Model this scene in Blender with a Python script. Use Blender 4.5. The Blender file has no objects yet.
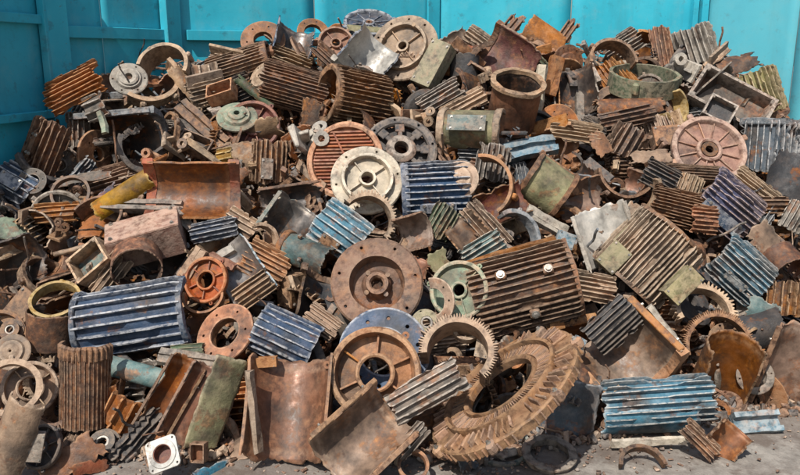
import bpy, bmesh, math, random
from mathutils import Vector, Matrix, noise

rad = math.radians
sc = bpy.context.scene
COL = sc.collection

# ------------------------------------------------------------------ camera
CAM_H, PITCH, FPX = 1.7, rad(13.5), 752.0
cam_data = bpy.data.cameras.new('camera')
cam_data.sensor_width = 36.0
cam_data.lens = FPX / 800.0 * 36.0
cam_data.clip_end = 500
cam = bpy.data.objects.new('camera', cam_data)
cam.location = (0, 0, CAM_H)
cam.rotation_euler = (rad(90) - PITCH, 0, 0)
COL.objects.link(cam)
sc.camera = cam

# ------------------------------------------------------------------ sky and sun
SUN_EL, SUN_AZ = rad(53), rad(-27)          # azimuth measured from behind the camera, negative = left
sun_dir = Vector((math.sin(SUN_AZ) * math.cos(SUN_EL), -math.cos(SUN_AZ) * math.cos(SUN_EL), math.sin(SUN_EL)))
world = bpy.data.worlds.new('World')
sc.world = world
world.use_nodes = True
wn = world.node_tree.nodes
bg = wn['Background']
sky = wn.new('ShaderNodeTexSky')
sky.sky_type = 'NISHITA'
sky.sun_disc = False
sky.sun_elevation = SUN_EL
sky.sun_rotation = math.atan2(sun_dir.x, sun_dir.y)
sky.air_density = 1.3
sky.dust_density = 2.5
world.node_tree.links.new(sky.outputs[0], bg.inputs[0])
bg.inputs[1].default_value = 0.085
sl = bpy.data.lights.new('sun', 'SUN')
sl.energy = 4.6
sl.angle = rad(0.7)
sl.color = (1.0, 0.95, 0.87)
so = bpy.data.objects.new('sun', sl)
so.rotation_euler = sun_dir.to_track_quat('Z', 'Y').to_euler()
so.location = sun_dir * 12
COL.objects.link(so)
sc.view_settings.view_transform = 'Standard'
sc.view_settings.look = 'None'
sc.view_settings.exposure = 0.32
sc.view_settings.gamma = 1.0

# ------------------------------------------------------------------ view geometry helpers
F = Vector((0, math.cos(PITCH), -math.sin(PITCH)))
RT = Vector((1, 0, 0))
UP = Vector((0, math.sin(PITCH), math.cos(PITCH)))
CP = Vector((0, 0, CAM_H))
VB = Matrix((RT, UP, -F)).transposed()      # view axes -> world


def ray(px, py):
    return F + RT * ((px - 400) / FPX) + UP * ((237.5 - py) / FPX)


def lerp_tab(tab, x):
    if x <= tab[0][0]:
        return tab[0][1]
    for (a, b), (c, d) in zip(tab, tab[1:]):
        if x <= c:
            return b + (d - b) * (x - a) / (c - a)
    return tab[-1][1]


YF = [(-0.8, 3.0), (-0.53, 3.0), (-0.3, 3.05), (-0.13, 3.07), (0.1, 3.02), (0.28, 3.22), (0.53, 3.45), (0.8, 3.6)]
HT_RAISE = 0.03
HT = [(-0.8, 1.05), (-0.53, 1.0), (-0.48, 1.22), (-0.44, 1.44), (-0.38, 1.55), (-0.30, 1.64), (-0.2, 1.7), (-0.05, 1.78), (0.03, 1.78),
      (0.14, 1.78), (0.24, 1.76), (0.36, 1.70), (0.43, 1.62), (0.48, 1.45), (0.52, 1.2), (0.8, 1.0)]
SLOPE = 0.70


def pile_z(x, y):
    u = x / max(y, 0.5)
    yf, h = lerp_tab(YF, u), lerp_tab(HT, u) + HT_RAISE
    return min(SLOPE * (y - yf), h)


def surf_t(px, py):
    """distance along the view axis at which the pixel's ray meets the pile (or the ground in front of it)"""
    r = ray(px, py)
    t = 2.2
    while t < 7.2:
        p = CP + r * t
        if p.z <= max(pile_z(p.x, p.y), 0.0):
            return t
        t += 0.01
    u = (px - 400) / FPX
    return (lerp_tab(YF, u) + lerp_tab(HT, u) / SLOPE) - 0.08


# ------------------------------------------------------------------ materials
def nd(nt, kind, **kw):
    n = nt.nodes.new(kind)
    for k, v in kw.items():
        setattr(n, k, v)
    return n


def ramp(nt, fac, stops):
    r = nt.nodes.new('ShaderNodeValToRGB')
    e = r.color_ramp.elements
    while len(e) < len(stops):
        e.new(0.5)
    for el, (p, c) in zip(e, stops):
        el.position = p
        el.color = (*c, 1) if isinstance(c, tuple) else (c, c, c, 1)
    nt.links.new(fac, r.inputs[0])
    return r.outputs[0]


def mixc(nt, fac, a, b, mode='MIX'):
    m = nt.nodes.new('ShaderNodeMix')
    m.data_type = 'RGBA'
    m.blend_type = mode
    for s, v in ((m.inputs[0], fac), (m.inputs[6], a), (m.inputs[7], b)):
        if hasattr(v, 'links'):
            nt.links.new(v, s)
        elif isinstance(v, tuple):
            s.default_value = (*v, 1)
        else:
            s.default_value = v
    return m.outputs[2]


def noise_tex(nt, vec, scale, detail=5, rough=0.6):
    n = nt.nodes.new('ShaderNodeTexNoise')
    n.inputs['Scale'].default_value = scale
    n.inputs['Detail'].default_value = detail
    n.inputs['Roughness'].default_value = rough
    nt.links.new(vec, n.inputs['Vector'])
    return n.outputs[0]


def mathn(nt, op, a, b):
    m = nd(nt, 'ShaderNodeMath', operation=op)
    for s, v in ((m.inputs[0], a), (m.inputs[1], b)):
        if hasattr(v, 'links'):
            nt.links.new(v, s)
        else:
            s.default_value = v
    return m.outputs[0]


def scrap_mat(name, paint, rust=0.5, edge=(0.36, 0.27, 0.20), rough=0.75, metal=0.0, dust=0.28, edge_amt=0.8):
    """weathered cast metal: paint or bare metal eaten by rust, dirt stains, dust, worn edges"""
    m = bpy.data.materials.new(name)
    m.use_nodes = True
    nt = m.node_tree
    b = nt.nodes['Principled BSDF']
    tc = nd(nt, 'ShaderNodeTexCoord')
    oi = nd(nt, 'ShaderNodeObjectInfo')
    off = mathn(nt, 'MULTIPLY', oi.outputs['Random'], 37.0)
    va = nd(nt, 'ShaderNodeVectorMath', operation='ADD')
    nt.links.new(tc.outputs['Object'], va.inputs[0])
    nt.links.new(off, va.inputs[1])
    v = va.outputs[0]
    n1 = noise_tex(nt, v, 9, 7, 0.68)
    n2 = noise_tex(nt, v, 34, 5, 0.65)
    n3 = noise_tex(nt, v, 5, 4, 0.6)
    n4 = noise_tex(nt, v, 90, 3, 0.6)
    n5 = noise_tex(nt, v, 15, 5, 0.7)
    thr = 0.66 - 0.34 * rust
    mask = ramp(nt, n1, [(thr - 0.025, 0.0), (thr + 0.03, 1.0)])
    rustc = ramp(nt, n2, [(0.30, (0.022, 0.012, 0.009)), (0.46, (0.085, 0.038, 0.020)), (0.57, (0.19, 0.080, 0.036)), (0.72, (0.38, 0.185, 0.085))])
    pv = mixc(nt, ramp(nt, n5, [(0.35, 0.0), (0.68, 1.0)]), tuple(c * 0.62 for c in paint), tuple(min(1, c * 1.15 + 0.005) for c in paint))
    base = mixc(nt, mask, pv, mixc(nt, 0.30, rustc, paint))
    # brown oil and soot stains
    base = mixc(nt, ramp(nt, n3, [(0.36, 0.75), (0.56, 0.0)]), base, (0.020, 0.016, 0.014))
    # settled earth dust
    base = mixc(nt, mathn(nt, 'MULTIPLY', ramp(nt, n5, [(0.46, 0.0), (0.74, 1.0)]), dust), base, (0.35, 0.245, 0.17))
    at = nd(nt, 'ShaderNodeAttribute', attribute_name='wear')
    w = mathn(nt, 'MULTIPLY', at.outputs['Fac'], ramp(nt, n2, [(0.38, 0.05), (0.56, 1.0)]))
    base = mixc(nt, mathn(nt, 'MULTIPLY', w, edge_amt), base, edge)
    hs = nd(nt, 'ShaderNodeHueSaturation')
    nt.links.new(base, hs.inputs['Color'])
    r1 = nd(nt, 'ShaderNodeMapRange')
    r1.inputs[3].default_value, r1.inputs[4].default_value = 0.80, 1.22
    nt.links.new(oi.outputs['Random'], r1.inputs[0])
    nt.links.new(r1.outputs[0], hs.inputs['Value'])
    rb2 = mathn(nt, 'FRACT', mathn(nt, 'MULTIPLY', oi.outputs['Random'], 17.3), 0.0)
    nt.links.new(mathn(nt, 'ADD', mathn(nt, 'MULTIPLY', rb2, 0.010), 0.4945), hs.inputs['Hue'])
    rb3 = mathn(nt, 'FRACT', mathn(nt, 'MULTIPLY', oi.outputs['Random'], 53.9), 0.0)
    nt.links.new(mathn(nt, 'ADD', mathn(nt, 'MULTIPLY', rb3, 0.32), 0.96), hs.inputs['Saturation'])
    nt.links.new(hs.outputs[0], b.inputs['Base Color'])
    rr = nd(nt, 'ShaderNodeMapRange')
    rr.inputs[1].default_value, rr.inputs[2].default_value = 0.3, 0.7
    rr.inputs[3].default_value, rr.inputs[4].default_value = max(0.2, rough - 0.22), min(1, rough + 0.14)
    nt.links.new(n2, rr.inputs[0])
    nt.links.new(rr.outputs[0], b.inputs['Roughness'])
    if metal > 0:
        mm = mathn(nt, 'MULTIPLY', ramp(nt, n1, [(thr - 0.05, 1.0), (thr + 0.08, 0.15)]), metal)
        nt.links.new(mm, b.inputs['Metallic'])
    bp = nd(nt, 'ShaderNodeBump')
    bp.inputs['Strength'].default_value = 0.6 if metal == 0 else 0.13
    bp.inputs['Distance'].default_value = 0.006
    hsum = mathn(nt, 'ADD', mathn(nt, 'MULTIPLY', n4, 0.5), n2)
    nt.links.new(hsum, bp.inputs['Height'])
    nt.links.new(bp.outputs[0], b.inputs['Normal'])
    return m


RB = (0.40, 0.30, 0.22)
M = {}
for nm, p, ru, kw in [
    ('brown', (0.120, 0.062, 0.038), 0.75, dict(edge=(0.34, 0.24, 0.17))),
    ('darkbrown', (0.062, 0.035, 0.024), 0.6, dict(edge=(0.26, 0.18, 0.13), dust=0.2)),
    ('tan', (0.270, 0.185, 0.125), 0.30, dict(edge=(0.50, 0.39, 0.29))),
    ('orange', (0.290, 0.115, 0.045), 0.42, dict(edge=(0.45, 0.27, 0.16))),
    ('terracotta', (0.270, 0.080, 0.045), 0.30, dict(edge=(0.42, 0.24, 0.16), dust=0.25)),
    ('pink', (0.250, 0.130, 0.095), 0.25, dict(edge=(0.45, 0.33, 0.26), dust=0.40)),
    ('maroon', (0.12, 0.035, 0.03), 0.4, dict(edge=(0.35, 0.2, 0.15), dust=0.2)),
    ('blue', (0.018, 0.050, 0.105), 0.22, dict(edge=(0.46, 0.46, 0.47), dust=0.15)),
    ('cyan', (0.070, 0.175, 0.245), 0.28, dict(edge=(0.48, 0.46, 0.43), dust=0.25)),
    ('teal', (0.095, 0.165, 0.165), 0.32, dict(edge=(0.42, 0.36, 0.30))),
    ('green', (0.165, 0.235, 0.165), 0.32, dict(edge=(0.42, 0.34, 0.25))),
    ('darkgreen', (0.060, 0.100, 0.055), 0.3, dict(edge=(0.3, 0.26, 0.18), dust=0.2)),
    ('olive', (0.225, 0.215, 0.115), 0.3, dict(edge=(0.44, 0.37, 0.26))),
    ('grey', (0.125, 0.108, 0.092), 0.42, dict(edge=(0.42, 0.37, 0.32))),
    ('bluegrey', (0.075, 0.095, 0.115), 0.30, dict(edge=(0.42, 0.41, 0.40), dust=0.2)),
    ('palegrey', (0.300, 0.275, 0.240), 0.25, dict(edge=(0.52, 0.48, 0.42))),
    ('purple', (0.055, 0.062, 0.115), 0.35, dict(edge=(0.42, 0.34, 0.31), dust=0.25)),
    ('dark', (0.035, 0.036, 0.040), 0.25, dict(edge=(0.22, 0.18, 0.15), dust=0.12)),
    ('yellow', (0.300, 0.175, 0.040), 0.28, dict(edge=(0.55, 0.44, 0.25), dust=0.2)),
    ('cream', (0.400, 0.350, 0.275), 0.20, dict(edge=(0.62, 0.56, 0.47))),
    ('rusttan', (0.240, 0.145, 0.100), 0.35, dict(edge=(0.42, 0.28, 0.19))),
    ('rose', (0.210, 0.125, 0.088), 0.4, dict(edge=(0.34, 0.25, 0.19))),
    ('white', (0.500, 0.490, 0.460), 0.22, dict(edge=(0.6, 0.58, 0.54), dust=0.3)),
    ('silver', (0.520, 0.500, 0.460), 0.15, dict(edge=(0.5, 0.46, 0.4), rough=0.5, metal=0.3, dust=0.15)),
    ('polished', (0.220, 0.155, 0.120), 0.38, dict(edge=(0.42, 0.34, 0.27), rough=0.60, metal=0.22, dust=0.22)),
    ('rustbore', (0.225, 0.092, 0.045), 0.50, dict(edge=(0.38, 0.26, 0.18), rough=0.58, metal=0.2, dust=0.12)),
    ('greybore', (0.170, 0.160, 0.155), 0.25, dict(edge=(0.40, 0.35, 0.3), rough=0.45, metal=0.5, dust=0.2)),
    ('darkbore', (0.040, 0.031, 0.028), 0.35, dict(edge=(0.28, 0.2, 0.15), rough=0.55, metal=0.2, dust=0.12)),
    ('bolt', (0.24, 0.22, 0.20), 0.3, dict(edge=(0.5, 0.48, 0.44), rough=0.5, metal=0.5)),
]:
    M[nm] = scrap_mat('weathered_' + nm, p, ru, **kw)
BORE = dict(rusttan='polished', rose='polished', brown='rustbore', darkbrown='darkbore', tan='polished', orange='rustbore', terracotta='rustbore', pink='polished', maroon='darkbore',
            blue='greybore', cyan='greybore', teal='greybore', green='greybore', darkgreen='darkbore', olive='polished', grey='polished', bluegrey='greybore',
            palegrey='greybore', purple='polished', dark='darkbore', yellow='polished', cream='polished', white='greybore', silver='silver')


# ------------------------------------------------------------------ mesh building
def nz(x, y=0.0, z=0.0):
    return noise.noise(Vector((x, y, z)))


class MB:
    def __init__(self):
        self.v, self.f, self.m, self.s, self.w = [], [], [], [], []

    def add(self, verts, faces, mat=0, smooth=False, wear=None):
        o = len(self.v)
        self.v += [tuple(p) for p in verts]
        self.w += list(wear) if wear is not None else [0.0] * len(verts)
        for f in faces:
            self.f.append([i + o for i in f])
            self.m.append(mat)
            self.s.append(smooth)
        return o

    def mesh(self, name, mats):
        me = bpy.data.meshes.new(name)
        me.from_pydata(self.v, [], self.f)
        for m in mats:
            me.materials.append(M[m] if isinstance(m, str) else m)
        me.polygons.foreach_set('material_index', self.m)
        me.polygons.foreach_set('use_smooth', self.s)
        a = me.attributes.new('wear', 'FLOAT', 'POINT')
        a.data.foreach_set('value', self.w)
        me.update()
        return me

    def box(self, c, s, rot=None, bev=0.12, mat=0, jit=0.0, seed=0):
        """chamfered block: centre c, full sizes s"""
        hx, hy, hz = s[0] / 2, s[1] / 2, s[2] / 2
        b = min(hx, hy, hz) * 2 * bev
        vs, idx = [], {}
        for sx in (-1, 1):
            for sy in (-1, 1):
                for sz in (-1, 1):
                    for ax in range(3):
                        p = [sx * hx, sy * hy, sz * hz]
                        for k in range(3):
                            if k != ax:
                                p[k] -= (sx, sy, sz)[k] * b
                        idx[(sx, sy, sz, ax)] = len(vs)
                        j = Vector(p)
                        if jit:
                            q = Vector((sx * 3.1 + seed, sy * 2.3, sz * 1.7))
                            j += Vector((nz(*q), nz(*(q + Vector((9, 0, 0)))), nz(*(q + Vector((0, 9, 0)))))) * jit
                        vs.append(j)
        fs = []
        I = lambda *a: idx[a]
        for ax in range(3):
            o1, o2 = [(1, 2), (2, 0), (0, 1)][ax]
            for sg in (-1, 1):
                q = []
                for a, bb in ((-1, -1), (1, -1), (1, 1), (-1, 1)):
                    k = [0, 0, 0]
                    k[ax], k[o1], k[o2] = sg, a, bb
                    q.append(idx[(k[0], k[1], k[2], ax)])
                fs.append(q if sg > 0 else q[::-1])
        # edge chamfers
        for ax in range(3):
            o1, o2 = [(1, 2), (2, 0), (0, 1)][ax]
            for a in (-1, 1):
                for bb in (-1, 1):
                    def K(t, which):
                        k = [0, 0, 0]
                        k[ax], k[o1], k[o2] = t, a, bb
                        return idx[(k[0], k[1], k[2], which)]
                    q = [K(-1, o1), K(1, o1), K(1, o2), K(-1, o2)]
                    fs.append(q if a * bb < 0 else q[::-1])
        for sx in (-1, 1):
            for sy in (-1, 1):
                for sz in (-1, 1):
                    q = [idx[(sx, sy, sz, k)] for k in range(3)]
                    fs.append(q if sx * sy * sz > 0 else q[::-1])
        if rot is not None:
            vs = [rot @ p for p in vs]
        vs = [p + Vector(c) for p in vs]
        self.add(vs, fs, mat, False, [0.6] * len(vs))

    def lathe(self, prof, seg=40, a0=0.0, a1=360.0, mat=0, smooth=False, mod=None, wear=None, closed=True, rough=0.0, seed=0):
        full = abs(a1 - a0) >= 359.9
        n = len(prof)
        cols = seg if full else seg + 1
        vs, ws = [], []
        for i in range(cols):
            th = rad(a0 + (a1 - a0) * i / seg)
            for j, (r, z) in enumerate(prof):
                if mod:
                    r, z = mod(th, i, j, r, z)
                if rough:
                    r += rough * nz(math.cos(th) * 2.2 + seed, math.sin(th) * 2.2, j * 0.7)
                    z += rough * nz(math.cos(th) * 2.2, math.sin(th) * 2.2 + seed, j * 0.7 + 5)
                vs.append((r * math.cos(th), r * math.sin(th), z))
                ws.append(wear[j] if wear else 0.25)
        fs = []
        m = n if closed else n - 1
        for i in range(seg if full else seg):
            i2 = (i + 1) % cols
            for j in range(m):
                j2 = (j + 1) % n
                fs.append([i * n + j, i2 * n + j, i2 * n + j2, i * n + j2])
        if not full and closed:
            fs.append(list(range(n))[::-1])
            fs.append([(cols - 1) * n + j for j in range(n)])
        self.add(vs, fs, mat, smooth, ws)

    def cyl(self, c, axis, r, h, seg=8, mat=0, wear=0.6, r2=None):
        q = Vector(axis).normalized().to_track_quat('Z', 'Y').to_matrix()
        r2 = r if r2 is None else r2
        vs = []
        for rr, z in ((r, -h / 2), (r2, h / 2)):
            for i in range(seg):
                t = 2 * math.pi * i / seg
                vs.append(q @ Vector((rr * math.cos(t), rr * math.sin(t), z)) + Vector(c))
        fs = [[i, (i + 1) % seg, seg + (i + 1) % seg, seg + i] for i in range(seg)]
        fs += [list(range(seg))[::-1], [seg + i for i in range(seg)]]
        self.add(vs, fs, mat, False, [wear] * len(vs))


def drill(me, holes, r, depth=1.0):
    """cut real bolt holes: holes = [(x, y)], along local Z"""
    if not holes:
        return me
    c = MB()
    for (x, y) in holes:
        c.cyl((x, y, 0), (0, 0, 1), r, depth, seg=10)
    cm = c.mesh('cutter', [])
    a, b = bpy.data.objects.new('a', me), bpy.data.objects.new('b', cm)
    COL.objects.link(a)
    COL.objects.link(b)
    md = a.modifiers.new('b', 'BOOLEAN')
    md.object, md.operation, md.solver = b, 'DIFFERENCE', 'EXACT'
    dg = bpy.context.evaluated_depsgraph_get()
    out = bpy.data.meshes.new_from_object(a.evaluated_get(dg))
    out.name = me.name
    bpy.data.objects.remove(a)
    bpy.data.objects.remove(b)
    bpy.data.meshes.remove(cm)
    return out


# a builder returns a list of parts: (name, mesh, matrix or None, [sub parts])
def shell_mesh(R, L, arc, nf, fh, seed, mats, thick=None, jag=0.12, sidejag=0.12, par=0.35, name='shell', wob=0.4, bow=0.0):
    thick = thick or max(0.008, R * 0.075)
    full = arc >= 359
    A = rad(arc)
    nf = int(round(nf * 1.3))
    wob *= 0.5 + 1.2 * abs(nz(seed * 2.7, 3.3)) * 2
    fh *= 1.35
    cols = []                       # (theta, height)
    if nf > 0:
        p = A / nf
        for i in range(nf):
            c = -A / 2 + (i + 0.5) * p
            j = 0.12 * p * nz(i * 1.7, seed * 3.1)
            cols += [(c - 0.5 * p, 0, i), (c - 0.15 * p + j, 0.0, i), (c - 0.075 * p + j, 1, i), (c + 0.075 * p + j, 1, i), (c + 0.15 * p + j, 0.0, i)]
        if not full:
            cols.append((A / 2, 0, nf))
    else:
        n = max(10, int(arc / 5))
        cols = [(-A / 2 + A * i / n, 0, i) for i in range(n if full else n + 1)]
    nv = 19 if nf else 21
    dz = [nz(k * 0.9, seed) for k in range(4)]
    mo, mi, wv = [], [], []
    xs = R * (1 + math.cos(A / 2)) / 2 if arc <= 180 else (R * math.cos(A / 2) * -0.0 if full else R * (1 + math.cos(A / 2)) / 2)
    if full:
        xs = 0
    for k in range(nv):
        t = k / (nv - 1)
        # torn sides
        if full:
            u0, u1 = -9, 9
        else:
            g = sidejag * A
            u0 = -A / 2 + g * max(0, 0.3 + 0.9 * nz(t * 4.2, seed * 1.3, 1) + 0.7 * nz(t * 15, seed, 2))
            u1 = A / 2 - g * max(0, 0.3 + 0.9 * nz(t * 4.2, seed * 1.3, 8) + 0.7 * nz(t * 15, seed, 9))
        for ci, (th, h, fi) in enumerate(cols):
            cth = min(max(th, u0), u1)
            hh = h if cth == th else 0.0
            v0 = -L / 2 + L * jag * max(0, 0.25 + 1.0 * nz(th * 2.6, seed, 3) + 0.6 * nz(th * 9, seed, 4))
            v1 = L / 2 - L * jag * max(0, 0.25 + 1.0 * nz(th * 2.6, seed, 5) + 0.6 * nz(th * 9, seed, 6))
            z = min(max(-L / 2 + L * t, v0), v1)
            if hh:
                f = fh * (0.86 + 0.22 * nz(fi * 1.37, t * 3, seed) + 0.06 * nz(fi * 2.1, t * 14, seed))
                if nz(fi * 0.8 + 3, t * 2.6, seed + 4) > 0.34:      # snapped-off stretch of a fin
                    f *= 0.35
                if k in (0, nv - 1):
                    f *= 0.72
                ang = cth + wob * 0.010 * nz(fi * 0.9, t * 4, seed + 7) * (1 if nf else 0) * 3
            else:
                f, ang = 0.0, cth
            r0 = R * (1 + 0.025 * nz(math.cos(th) * 1.4, t * 1.5, seed + 11))
            rb = r0 + bow * R * (t - 0.5) ** 2
            d = Vector((math.cos(ang), math.sin(ang)))
            tip = d
            if par and f:
                px = Vector((1.0, 0.0)) if math.cos(ang) >= 0 else Vector((-1.0, 0))
                tip = (d * (1 - par) + px * par)
                if tip.length > 1e-3:
                    tip.normalize()
            po = d * rb + tip * f
            land = thick * 0.28 if (t < .13 or t > .87) else 0.0     # machined step near each end of the bore
            pi_ = Vector((math.cos(cth), math.sin(cth))) * (rb - thick + land)
            mo.append((po.x - xs, po.y, z))
            mi.append((pi_.x - xs, pi_.y, z))
            e = 0.75 if (k in (0, nv - 1) or cth != th or (not full and ci in (0, len(cols) - 1))) else 0.0
            wv.append(1.0 if hh else e)
    nc = len(cols)
    mb = MB()
    fo, fi_, ce = [], [], []
    rng = range(nc if full else nc - 1)
    N = nv * nc
    for k in range(nv - 1):
        for i in rng:
            i2 = (i + 1) % nc
            a, b, c, d = k * nc + i, k * nc + i2, (k + 1) * nc + i2, (k + 1) * nc + i
            fo.append([a, b, c, d])
            fi_.append([N + d, N + c, N + b, N + a])
    for i in rng:
        i2 = (i + 1) % nc
        ce.append([i, N + i, N + i2, i2])
        o = (nv - 1) * nc
        ce.append([o + i, o + i2, N + o + i2, N + o + i])
    if not full:
        for k in range(nv - 1):
            a, b = k * nc, (k + 1) * nc
            ce.append([a, b, N + b, N + a])
            a, b = k * nc + nc - 1, (k + 1) * nc + nc - 1
            ce.append([a, N + a, N + b, b])
    wi = [max(x * 0.6 if x < 1 else 0, .45 if (q // nc) in (int(.12 * (nv - 1)), int(.88 * (nv - 1)) + 1) else 0) for q, x in enumerate(wv)]
    mb.add(mo + mi, fo, 0, nf == 0, wv + wi)
    o = 0
    for f in ce:
        mb.f.append(f); mb.m.append(0); mb.s.append(False)
    for f in fi_:
        mb.f.append(f); mb.m.append(1); mb.s.append(True)
    return mb.mesh(name, mats), xs


def band_mesh(R0, R1, zc, w, arc, mats, seed=0, xs=0.0, name='end_rim', seg=None, teeth=0):
    seg = seg or max(10, int(arc / 8))
    mb = MB()
    pr = [(R0, zc - w / 2), (R1 - w * .12, zc - w / 2), (R1, zc - w * .38), (R1, zc + w * .38), (R1 - w * .12, zc + w / 2), (R0, zc + w / 2)]
    mod = None
    if teeth:
        seg = int(teeth * 4 * arc / 360)
        def mod(th, i, j, r, z):
            return (r - (R1 - R0) * 0.42 if (i % 4) in (0, 1) and 1 <= j <= 4 else r, z)
    mb.lathe(pr, seg, -arc / 2, arc / 2, mod=mod, wear=[.2, .45, .35, .35, .45, .3], rough=(R1 - R0) * 0.25, seed=seed)
    mb.v = [(x - xs, y, z) for x, y, z in mb.v]
    return mb.mesh(name, mats)


BOLT_CACHE = {}
def bolt_mesh(r, h, mat='bolt'):
    k = (round(r, 3), round(h, 3), mat)
    if k not in BOLT_CACHE:
        mb = MB()
        mb.cyl((0, 0, h * .1), (0, 0, 1), r * 1.5, h * .3, 10)
        mb.cyl((0, 0, h * .6), (0, 0, 1), r, h, 6)
        BOLT_CACHE[k] = mb.mesh('bolt', [mat])
    return BOLT_CACHE[k]


def frame_at(pos, zdir, xdir=None):
    z = Vector(zdir).normalized()
    x = Vector(xdir) if xdir is not None else z.orthogonal()
    y = z.cross(x).normalized()
    x = y.cross(z).normalized()
    m = Matrix((x, y, z)).transposed().to_4x4()
    m.translation = Vector(pos)
    return m


def B_shell(R, L, arc=150, nf=10, fh=None, col='brown', inner=None, jag=.12, sidejag=.12, par=.35, rims='', rimw=.09, rimcol=None,
            feet=0, box=None, lug=0, seed=0, thick=None, teeth=0, pname='shell', bow=0.0, bosses=0, lips=0):
    inner = inner or BORE[col]
    fh = (0.16 * R if fh is None else fh * R)
    me, xs = shell_mesh(R, L, arc, nf, fh, seed, [col, inner], thick, jag if not rims else jag * .55, sidejag, par, pname, bow=bow)
    parts = [(pname, me, None, [])]
    rc = rimcol or col
    tk = thick or max(.006, R * .055)
    for e in rims:
        s = -1 if e == 'a' else 1
        parts.append(('end_rim', band_mesh(R - tk * 1.5, R + max(fh * .75, tk * 1.4), s * (L / 2 - L * rimw * .3), L * rimw + .01, arc * .96 if arc < 359 else 360, [rc], seed + s, xs, teeth=teeth), None, []))
    for s in ((-1, 1) if lips else ()):
        a = s * rad(arc / 2 - 3)
        mb = MB()
        nseg = 5
        for q in range(1):
            mb.box((0, 0, 0), (R * .16, R * .09, L * .93), None, .2, 0, R * .035, seed + s)
        m = Matrix.Translation((R * math.cos(a) - xs, R * math.sin(a), L * .01 * s)) @ Matrix.Rotation(a, 4, 'Z')
        parts.append(('side_flange', mb.mesh('side_flange', [rc]), m, [('bolt', bolt_mesh(R * .035, R * .05), Matrix.Translation((R * .085, 0, z * L)) @ Matrix.Rotation(rad(90), 4, 'Y')) for z in (-.33, .3)]))
    for k in range(feet):
        s = (-1, 1)[k]
        a = s * rad(min(arc / 2 - 8, 62))
        d = Vector((math.cos(a), math.sin(a), 0))
        tdir = Vector((0, s, 0))
        mb = MB()
        rot = Matrix.Rotation(0, 3, 'Z')
        p = d * (R + fh * .3) - Vector((xs, 0, 0))
        mb.box(p + tdir * R * .16, (R * .14, R * .5, L * .86), None, .1, 0, R * .03, seed)
        parts.append(('mounting_foot', mb.mesh('mounting_foot', [rc]), None, []))
    if box:
        bw, bl, bh, bo = box[:4]        # half-width factor, length factor, height factor, angle
        bc = box[4] if len(box) > 4 else col
        a = rad(bo)
        d = Vector((math.cos(a), math.sin(a), 0))
        zo = box[5] * L if len(box) > 5 else 0
        fm = frame_at(d * (R + fh * .5) - Vector((xs, 0, 0)) + Vector((0, 0, zo)), d, (0, 0, 1))
        mb = MB()
        mb.box((0, 0, R * bh * .35), (L * bl, R * bw, R * bh), None, .08, 0, R * .02, seed)
        mb.box((0, 0, R * bh * .9), (L * bl * 1.08, R * bw * 1.1, R * bh * .16), None, .15, 0, 0, seed)
        sub = []
        for sx in (-1, 1):
            for sy in (-1, 1):
                sub.append(('bolt', bolt_mesh(R * .045, R * .05), Matrix.Translation((sx * L * bl * .42, sy * R * bw * .4, R * bh * .98))))
        parts.append(('terminal_box', mb.mesh('terminal_box', [bc]), fm, sub))
    if lug:
        mb = MB()
        mb.lathe([(R * .10, -R * .035), (R * .2, -R * .035), (R * .2, R * .035), (R * .10, R * .035)], 14)
        parts.append(('lifting_eye', mb.mesh('lifting_eye', [rc]), frame_at(Vector((R + fh + R * .08 - xs, 0, L * .2)), (0, 1, 0)), []))
    for k in range(bosses):
        a = rad(-arc * .2 + arc * .4 * (k % 2) + 7 * (k // 2))
        d = Vector((math.cos(a), math.sin(a), 0))
        mb = MB()
        mb.box((0, 0, R * .05), (R * .26, R * .22, R * .2), None, .15, 0, R * .03, seed + k)
        sub = [('bolt', bolt_mesh(R * .07, R * .07), Matrix.Translation((0, 0, R * .15)))]
        parts.append(('bolt_boss', mb.mesh('bolt_boss', [rc]), frame_at(d * (R + fh * .7) - Vector((xs, 0, 0)) + Vector((0, 0, L * (-.18 + .22 * k))), d, (0, 0, 1)), sub))
    return parts


def ring_pts(n, r, a0=0.0):
    return [(r * math.cos(rad(a0) + 2 * math.pi * i / n), r * math.sin(rad(a0) + 2 * math.pi * i / n)) for i in range(n)]


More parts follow.
